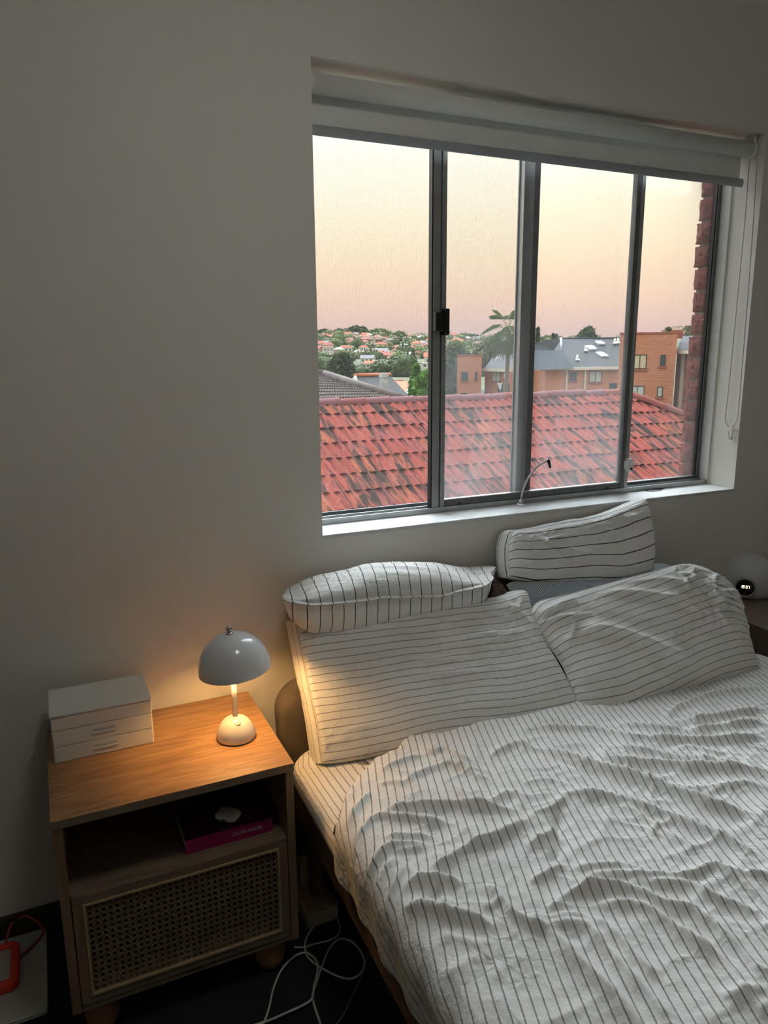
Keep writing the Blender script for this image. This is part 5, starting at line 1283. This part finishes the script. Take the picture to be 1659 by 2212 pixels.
# ------------------------------------------------------------------ palm
pd = 58
pbz = onD(1092, 862, pd); pt = onD(1098, 716, pd)
pm = thing('palm_tree', pbz, 'tall fan palm with drooping fronds in front of the brick flats', 'palm')
MB().tube(spline([pbz, pbz*.5+pt*.5+np.array((.05, 0, 0)), pt]), .1, 10, True, np.linspace(.20, .12, 25)).build('trunk', 'bark', pm)
rgp = np.random.default_rng(3)
def frond(dirn, up, L_, droop, mat, name):
    m = MB(); p = pt.copy(); dirn = V(dirn)/np.linalg.norm(dirn); side_ = np.cross(dirn, (0, 0, 1)); side_ /= np.linalg.norm(side_)
    st_ = []; v = dirn*math.cos(up)+np.array((0, 0, math.sin(up)))
    q = p.copy()
    for i in range(7):
        st_.append(q.copy()); q = q+v*L_*.5/6; v = v+np.array((0, 0, -droop/6)); v /= np.linalg.norm(v)
    m.tube(st_, .02, 5)
    hub = st_[-1]; nlf = 13
    for j in range(nlf):
        w_ = (j/(nlf-1)-.5)*2.0; dv2 = v*math.cos(w_)+side_*math.sin(w_); dv2 /= np.linalg.norm(dv2); ln_ = L_*.55*(1-.25*abs(w_)/1.3)
        mid = hub+dv2*ln_*.55; tip = hub+dv2*ln_+np.array((0, 0, -ln_*.25)); pp = np.cross(dv2, (0, 0, 1)); pp = pp/(np.linalg.norm(pp)+1e-9)*.028
        m.add([hub, mid+pp, tip, mid-pp], [(0, 1, 2), (0, 2, 3)])
    m.build(name, mat, pm)
for k in range(24):
    a = k*2.399; upa = math.radians(82-k*4.8); frond((math.cos(a), math.sin(a), 0), upa, 1.9+.5*rgp.random(), .7+.6*rgp.random(), 'leaf_palm', 'frond')
for k in range(9):
    a = k*2.399+.5; frond((math.cos(a), math.sin(a), 0), math.radians(-45-15*rgp.random()), 1.9+.4*rgp.random(), .5, 'palm_skirt' if k % 2 else 'leaf_palm', 'dead_frond')

# ------------------------------------------------------------------ houses between: brown roof, dark gabled house, orange and grey roofs
br = thing('brown_roof', onD(650, 900, 22), 'brown wavy-tiled hipped roof at the left of the view', 'roof')
c_ = [onD(520, 786, 25), onD(700, 812, 24), onD(930, 885, 20), onD(520, 925, 17.5)]
nr, nc = 15, 50
P = np.zeros((nr*3, nc*4+1, 3)); nn = np.cross(c_[1]-c_[0], c_[3]-c_[0]); nn /= np.linalg.norm(nn); nn = nn if nn[2] > 0 else -nn
for j in range(nr*3):
    r0, st_ = divmod(j, 3); vv_ = (r0+(0, .03, .97)[st_])/nr
    for i in range(nc*4+1):
        uu_ = i/(nc*4); p = (1-vv_)*((1-uu_)*c_[0]+uu_*c_[1])+vv_*((1-uu_)*c_[3]+uu_*c_[2])
        P[j, i] = p+nn*((0, .0, .05)[st_]+.022*math.sin(uu_*nc*6.283))
o = MB().grid(P, False).build('tile_rows', 'brown_tile', br); o['kind'] = 'stuff'
MB().tube([c_[1]+nn*.06, c_[2]+nn*.06], .13, 8).build('hip_cap', 'brown_tile', br)
MB().tube([c_[0]+nn*.06, c_[1]+nn*.06], .13, 8).build('ridge_cap', 'brown_tile', br)
bkp = [c_[1], onD(860, 815, 32), onD(600, 815, 34), c_[0]]
MB().add([c_[1], c_[2], c_[2]+np.array((3, 8, 0)), c_[1]+np.array((1, 4, .0))], [(0, 1, 2, 3)]).build('back_slope', 'brown_tile', br)

def quad_uv(m, pts, ux, uz):
    """one flat polygon with UVs in metres measured along ux/uz from its first point"""
    pts = [V(p) for p in pts]; m.add(pts, [tuple(range(len(pts)))])
    return [(float(np.dot(p-pts[0], ux)), float(np.dot(p-pts[0], uz))) for p in pts]
gh = thing('gabled_house', onD(800, 870, 46), 'dark-roofed house with a white gable and pale roughcast chimney', 'house')
a_, b_ = onD(766, 813, 44), onD(842, 811, 47)
e1, e2 = onD(772, 842, 42), onD(887, 858, 44)
ux = (b_-a_)/np.linalg.norm(b_-a_); uz = (a_-e1)/np.linalg.norm(a_-e1)
m = MB(); u_ = quad_uv(m, [a_, e1, e2, b_], ux, uz); m.build('roof_slope', 'dark_roof', gh, uv=u_)
back = np.array((.5, 5.5, -2.2)); m = MB(); u_ = quad_uv(m, [b_, a_, a_+back, b_+back], ux, uz); m.build('roof_slope', 'dark_roof', gh, uv=u_)
MB().tube([a_+np.array((0, 0, .06)), b_+np.array((0, 0, .06))], .11, 8).build('ridge_cap', 'orange_roof', gh)
m = MB(); w0 = .34
for p, q in ((a_, e1), (a_, a_+back*.5)): m.prism([p+np.array((-.05, -.1, .05)), q+np.array((-.05, -.1, .05)), q+np.array((-.05, -.1, -w0)), p+np.array((-.05, -.1, -w0))], (.12, 0, 0))
m.build('barge_board', 'white_trim', gh)
MB().add([a_-np.array((0, 0, .1)), e1-np.array((0, 0, .1)), a_+back], [(0, 1, 2)]).build('gable_wall', 'dark_roof', gh)
cb_, ct_ = onD(829, 850, 43.0), onD(829, 806, 43.0); hw = 7/FPX*43
MB().box(cb_[0]-hw, cb_[0]+hw, cb_[1]-hw, cb_[1]+hw, cb_[2]-.5, ct_[2]).box(cb_[0]-hw*1.15, cb_[0]+hw*1.15, cb_[1]-hw*1.15, cb_[1]+hw*1.15, ct_[2]-.25, ct_[2]-.1).build('chimney', 'roughcast', gh)
oh = thing('orange_roof', onD(868, 860, 60), 'bright orange tiled roof left of the green trees', 'roof')
A_ = [onD(852, 822, 60), onD(872, 846, 57), onD(900, 846, 57), onD(888, 824, 60)]; MB().add(A_+[p+np.array((1, 5, -2)) for p in A_], [(0, 1, 2, 3), (0, 3, 7, 4)]).build('slope', 'orange_roof', oh)
MB().box(*(lambda p: (p[0]-.3, p[0]+.3, p[1]-.3, p[1]+.3, p[2]-1, p[2]))(onD(860, 820, 60.5))).build('chimney', 'house_brick', oh)
gr_ = thing('grey_roof', onD(884, 865, 52), 'small grey metal roof below the orange one', 'roof')
A_ = [onD(886, 834, 52), onD(870, 852, 50), onD(896, 853, 50), onD(900, 835, 52)]; MB().add(A_+[p+np.array((0, 0, -.3)) for p in A_], [(0, 1, 2, 3), (1, 5, 6, 2)]).build('slope', 'grey_roof', gr_)

# ------------------------------------------------------------------ brick flats
class Fac:
    """an upright facade between two sight lines at real distances; local u along it, w out of it, z up"""
    def __init__(s, pl, dl, pr, dr):
        a = onD(pl, 760, dl); b = onD(pr, 760, dr); s.o = np.array((a[0], a[1], 0)); e = np.array((b[0]-a[0], b[1]-a[1], 0)); s.L = np.linalg.norm(e); s.e = e/s.L
        n_ = np.array((s.e[1], -s.e[0], 0)); s.n = n_ if np.dot(n_, CAM-s.o) > 0 else -n_
    def uz(s, px, py): p = onP(px, py, s.o, s.n); return float(np.dot(p-s.o, s.e)), float(p[2])
    def P(s, u, w, z): return s.o+s.e*u+s.n*w+np.array((0, 0, z))
    def box(s, m, u0, u1, w0, w1, z0, z1): m.obox(s.P(u0, w0, z0), s.e*(u1-u0), s.n*(w1-w0), np.array((0, 0, z1-z0)))
    def wall(s, name, mat, parent, u0, u1, z0, z1, depth, w0=0):
        m = MB(); uv = []
        c = [s.P(u0, w0, 0), s.P(u1, w0, 0), s.P(u1, w0-depth, 0), s.P(u0, w0-depth, 0)]; acc = 0
        for i in range(4):
            a, b = c[i], c[(i+1) % 4]; l_ = np.linalg.norm(b-a)
            m.add([a+np.array((0, 0, z0)), b+np.array((0, 0, z0)), b+np.array((0, 0, z1)), a+np.array((0, 0, z1))], [(0, 1, 2, 3)]); uv += [(acc, z0), (acc+l_, z0), (acc+l_, z1), (acc, z1)]; acc += l_
        m.add([q+np.array((0, 0, z1)) for q in c], [(0, 1, 2, 3)]); uv += [(0, 0), (u1-u0, 0), (u1-u0, depth), (0, depth)]
        return m.build(name, mat, parent, uv=uv)
    def window(s, parent, px0, py0, px1, py1, fill='far_glass', split=1, hsplit=False, sill=True, w0=0.0):
        u0, za = s.uz(px0, py0); u1, zb = s.uz(px1, py1); m = MB(); t_ = .07
        for (a, b, c, d) in ((u0, u1, za-t_, za), (u0, u1, zb, zb+t_), (u0, u0+t_, zb, za), (u1-t_, u1, zb, za)): s.box(m, a, b, w0-.05, w0+.05, c, d)
        for k in range(1, split): x = u0+(u1-u0)*k/split; s.box(m, x-.03, x+.03, w0-.05, w0+.05, zb, za)
        if hsplit: s.box(m, u0, u1, w0-.05, w0+.05, (za+zb)/2-.035, (za+zb)/2+.035)
        f_ = m.build('window', 'far_frame', parent); m = MB(); s.box(m, u0+t_, u1-t_, w0-.01, w0+.02, zb+t_, za-t_); m.build('pane', fill, f_)
        if sill: m = MB(); s.box(m, u0-.1, u1+.1, w0-.02, w0+.12, zb-.16, zb); m.build('sill', 'brick_trim', f_)
        return f_
# left tower and the long slate-roofed wing
f1 = Fac(988, 96, 1046, 96); bA = thing('brick_flats', f1.P(0, 0, -7), 'long brick block of flats with slate roofs, skylights and a palm in front', 'building')
u1_, zt1 = f1.uz(1041, 769); f1.wall('wall', 'far_brick', bA, 0, u1_, -7, zt1, 9)
m = MB(); f1.box(m, -.08, u1_+.08, -9, .08, zt1, zt1+.18); m.build('parapet', 'brick_trim', bA)
f1.window(bA, 996, 803, 1011, 823); f1.window(bA, 1026, 803, 1031, 820); f1.window(bA, 995, 849, 1010, 868)
f2 = Fac(1040, 98, 1165, 90); uu0, zg = f2.uz(1046, 801); uu1, _ = f2.uz(1165, 801)
f2.wall('wall', 'far_brick', bA, uu0-.6, uu1, -7, zg, 10, -.6)
m = MB(); f2.box(m, uu0-.3, uu1-3, -.6, .25, zg-.05, zg+.28); m.build('gutter', 'cream', bA)
def slope(fac, pts, mat, name, parent, extra=None):
    """roof polygon: (px, py, setback) with setback metres behind the facade"""
    Q = [onP(px, py, fac.o-fac.n*sb, fac.n) for px, py, sb in pts]; m = MB(); n_ = np.cross(Q[1]-Q[0], Q[-1]-Q[0]); n_ /= np.linalg.norm(n_); uz_ = np.cross(n_, fac.e); uz_ = uz_ if uz_[2] > 0 else -uz_
    u_ = quad_uv(m, Q, fac.e, uz_); ob = m.build(name, mat, parent, uv=u_); PL[name+mat] = (Q[0], n_ if n_[2] > 0 else -n_); return ob
PL = {}
slope(f2, [(1045, 797, -.2), (1130, 797, -.2), (1130, 764, 6), (1068, 766, 6)], 'slate_roof', 'roof', bA)
for px, py in ((1072, 781), (1086, 771)):
    q = onP(px, py, f2.o-f2.n*3.2, f2.n); MB().tube([q-np.array((0, 0, .3)), q+np.array((0, 0, .35)), q+np.array((.25, 0, .5))], .10, 8).build('roof_vent', 'white_trim', bA)
f2.window(bA, 1056, 803, 1073, 825, 'far_curtain', 2, w0=-.6)
# balcony with washing over the rail
ub0, zb0_ = f2.uz(1080, 830); ub1, zb1_ = f2.uz(1120, 845); zr_ = f2.uz(1080, 827)[1]
m = MB(); f2.box(m, ub0, ub1, -.62, -.55, zb1_, zg-.3); m.build('balcony_recess', 'brick_trim', bA)
m = MB(); f2.box(m, ub0, ub1, .3, .38, zb1_, zr_); f2.box(m, ub0, ub1, -.6, .38, zb1_-.25, zb1_); m.build('balcony_rail', 'rail_dark', bA)
tw = thing('towel', f2.P(ub0+1, .4, zb1_), 'white towel hung over the balcony rail', 'towel'); m = MB(); ta, _ = f2.uz(1079, 827); tb, tz0 = f2.uz(1088, 842)
m.prism([f2.P(ta, .39, zr_+.04), f2.P(tb+.2, .39, zr_+.04), f2.P(tb, .39, tz0), f2.P(tb-.25, .39, tz0)], f2.n*.05); m.build('cloth', 'towel_white', tw)
tw = thing('towel', f2.P(ub0+2, .4, zb1_), 'pale green towel hung over the balcony rail', 'towel'); m = MB(); ta, _ = f2.uz(1094, 827); tb, tz0 = f2.uz(1100, 841); f2.box(m, ta, tb, .39, .44, tz0, zr_+.04); m.build('cloth', 'towel_green', tw)
f2.window(bA, 1106, 806, 1118, 832, 'far_curtain', 1, w0=-.50, sill=False)
# gabled bay
f3 = Fac(1096, 88, 1176, 88); g0, gz_ = f3.uz(1098, 803); g1, _ = f3.uz(1164, 803); gm, ga = f3.uz(1131, 758)
f3.wall('bay_wall', 'far_brick', bA, g0+.2, f3.uz(1189, 803)[0], -7, gz_, 6)
m = MB(); m.prism([f3.P(g0, .0, gz_), f3.P(g1, .0, gz_), f3.P(gm, .0, ga)], f3.n*-.3); m.build('gable', 'cream', bA)
m = MB()
for p, q in ((f3.P(g0-.5, .3, gz_-.3), f3.P(gm, .3, ga+.25)), (f3.P(g1+.5, .3, gz_-.3), f3.P(gm, .3, ga+.25))): m.prism([p, q, q-np.array((0, 0, .5)), p-np.array((0, 0, .5))], f3.n*.15)
m.build('barge_board', 'cream', bA)
Q = [f3.P(gm, .3, ga+.2), f3.P(g1+.6, .3, gz_-.2), f3.P(g1+.6, .3, gz_-.2)-f3.n*9+f3.e*3.4, f3.P(gm, .3, ga+.2)-f3.n*9]
m = MB(); uzv = (Q[0]-Q[1])/np.linalg.norm(Q[0]-Q[1]); u_ = quad_uv(m, Q, -f3.n, uzv); m.build('bay_roof', 'slate_roof_blue', bA, uv=u_)
# the blue-grey slope between the bay and the long roof
f4 = Fac(1150, 84, 1352, 90); v0, zg4 = f4.uz(1165, 800); v1, _ = f4.uz(1352, 797)
f4.wall('wall', 'far_brick', bA, f4.uz(1183, 800)[0], v1, -7, zg4, 10, -.5)
m = MB(); f4.box(m, v0, v1, -.5, .2, zg4-.02, zg4+.30); m.build('gutter', 'cream', bA)
slope(f4, [(1154, 797, -.2), (1352, 793, -.2), (1352, 731, 9), (1214, 731, 9), (1196, 757, 5)], 'slate_roof', 'roof', bA)
RP = PL['roofslate_roof']
slope(f4, [(1152, 799, -.6), (1240, 796, -.6), (1215, 757, 3.2), (1150, 757, 3.2)], 'slate_roof_blue', 'roof', bA)
slope(f4, [(1150, 757, 8.6), (1213, 760, 8.6), (1213, 731, 9.6), (1196, 732, 9.6), (1150, 741, 9.6)], 'slate_roof', 'roof', bA)
q0, q1_ = onP(1212, 731, f4.o-f4.n*9.0, f4.n), onP(1352, 730, f4.o-f4.n*9.0, f4.n); MB().tube([q0, q1_], .12, 6).build('ridge_cap', 'slate_roof', bA, uv=np.zeros((12, 2)))
for a, b in (((1212, 731), (1213, 758)),): MB().tube([onP(*a, f4.o-f4.n*8.6, f4.n), onP(*b, f4.o-f4.n*4.9, f4.n)], .16, 6).build('valley_flashing', 'grey_roof', bA)
def onroof(px, py, lift): return onP(px, py, RP[0]+RP[1]*lift, RP[1])
for pts in ([(1285, 736), (1299, 736), (1308, 742), (1294, 742)], [(1264, 746), (1279, 745), (1290, 753), (1275, 754)], [(1287, 760), (1302, 760), (1315, 768), (1300, 769)]):
    MB().prism([onroof(*p, .16) for p in pts], -RP[1]*.2).build('skylight', 'skylight', bA)
for px, py in ((1265, 757), (1247, 777), (1328, 741), (1335, 740)):
    q = onroof(px, py, .05); MB().tube([q-np.array((0, 0, .2)), q+np.array((0, 0, .55))], .13, 8).prism([onroof(px-4, py+2, .08), onroof(px+5, py+2, .08), onroof(px+3, py-1, .08), onroof(px-4, py-1, .08)], RP[1]*.1).build('roof_vent', 'white_trim', bA)
f3.window(bA, 1160, 806, 1175, 831, 'far_curtain', 1, True)
f4.window(bA, 1235, 804, 1250, 823, 'far_glass', 1, w0=-.5); f4.window(bA, 1278, 802, 1304, 826, 'far_curtain', 2, w0=-.5); f4.window(bA, 1322, 828, 1346, 850, 'far_glass', 2, w0=-.5)
for px in (1228, 1268): u_a, _ = f4.uz(px, 810); m = MB(); f4.box(m, u_a-.08, u_a+.08, -.5, -.3, -7, zg4); m.build('downpipe', 'cream', bA)
# right-hand brick tower
f5 = Fac(1338, 63, 1464, 63); bB = thing('brick_tower', f5.P(0, 0, -7), 'tall flat-topped brick block of flats seen beside the outer brick wall', 'building')
w1, zt5 = f5.uz(1464, 720); _, zt5b = f5.uz(1375, 722)
f5.wall('wall', 'far_brick', bB, 0, w1, -7, zt5b, 9)
m = MB(); f5.box(m, -.06, w1+.06, -9, .06, zt5b, zt5b+.14); m.build('parapet', 'brick_trim', bB)
m = MB(); c0_, zc0 = f5.uz(1450, 722); c1_, zc1 = f5.uz(1477, 712); f5.box(m, c0_, c1_, -1.6, -.5, zc0-.3, zc1); m.build('chimney', 'brick_trim', bB)
m = MB(); _, zc2 = f5.uz(1460, 703); f5.box(m, c0_+.1, c1_-.1, -1.5, -.6, zc1, zc1+.12)
for k in range(4): f5.box(m, c0_+.1+k*.22, c0_+.2+k*.22, -1.4, -.7, zc1+.12, zc2-.06)
f5.box(m, c0_+.05, c1_-.05, -1.5, -.6, zc2-.06, zc2); m.build('chimney_cowl', 'cream', bB)
f5.window(bB, 1368, 766, 1396, 797, 'far_blind', 2); f5.window(bB, 1427, 767, 1437, 790); f5.window(bB, 1420, 835, 1431, 858, 'far_curtain'); f5.window(bB, 1362, 833, 1391, 862, 'far_curtain', 2)
f6 = Fac(1458, 65, 1530, 60); h0, zh = f6.uz(1465, 763); f6.wall('wing_wall', 'far_brick', bB, -.5, f6.L, -7, zh, 8, -.4)
m = MB(); f6.box(m, .1, f6.L, -.4, .3, zh-.05, zh+.22); m.build('gutter', 'cream', bB)
slope(f6, [(1460, 758, -.2), (1530, 760, -.2), (1530, 724, 5), (1474, 726, 5)], 'slate_roof', 'wing_roof', bB)
u_a, _ = f6.uz(1466, 800); m = MB(); f6.box(m, u_a-.09, u_a+.09, -.4, -.15, -7, zh); m.build('downpipe', 'cream', bB)
f6.window(bB, 1473, 768, 1486, 798, 'far_blind', 1, w0=-.4); f6.window(bB, 1470, 838, 1484, 868, 'far_curtain', 1, w0=-.4)
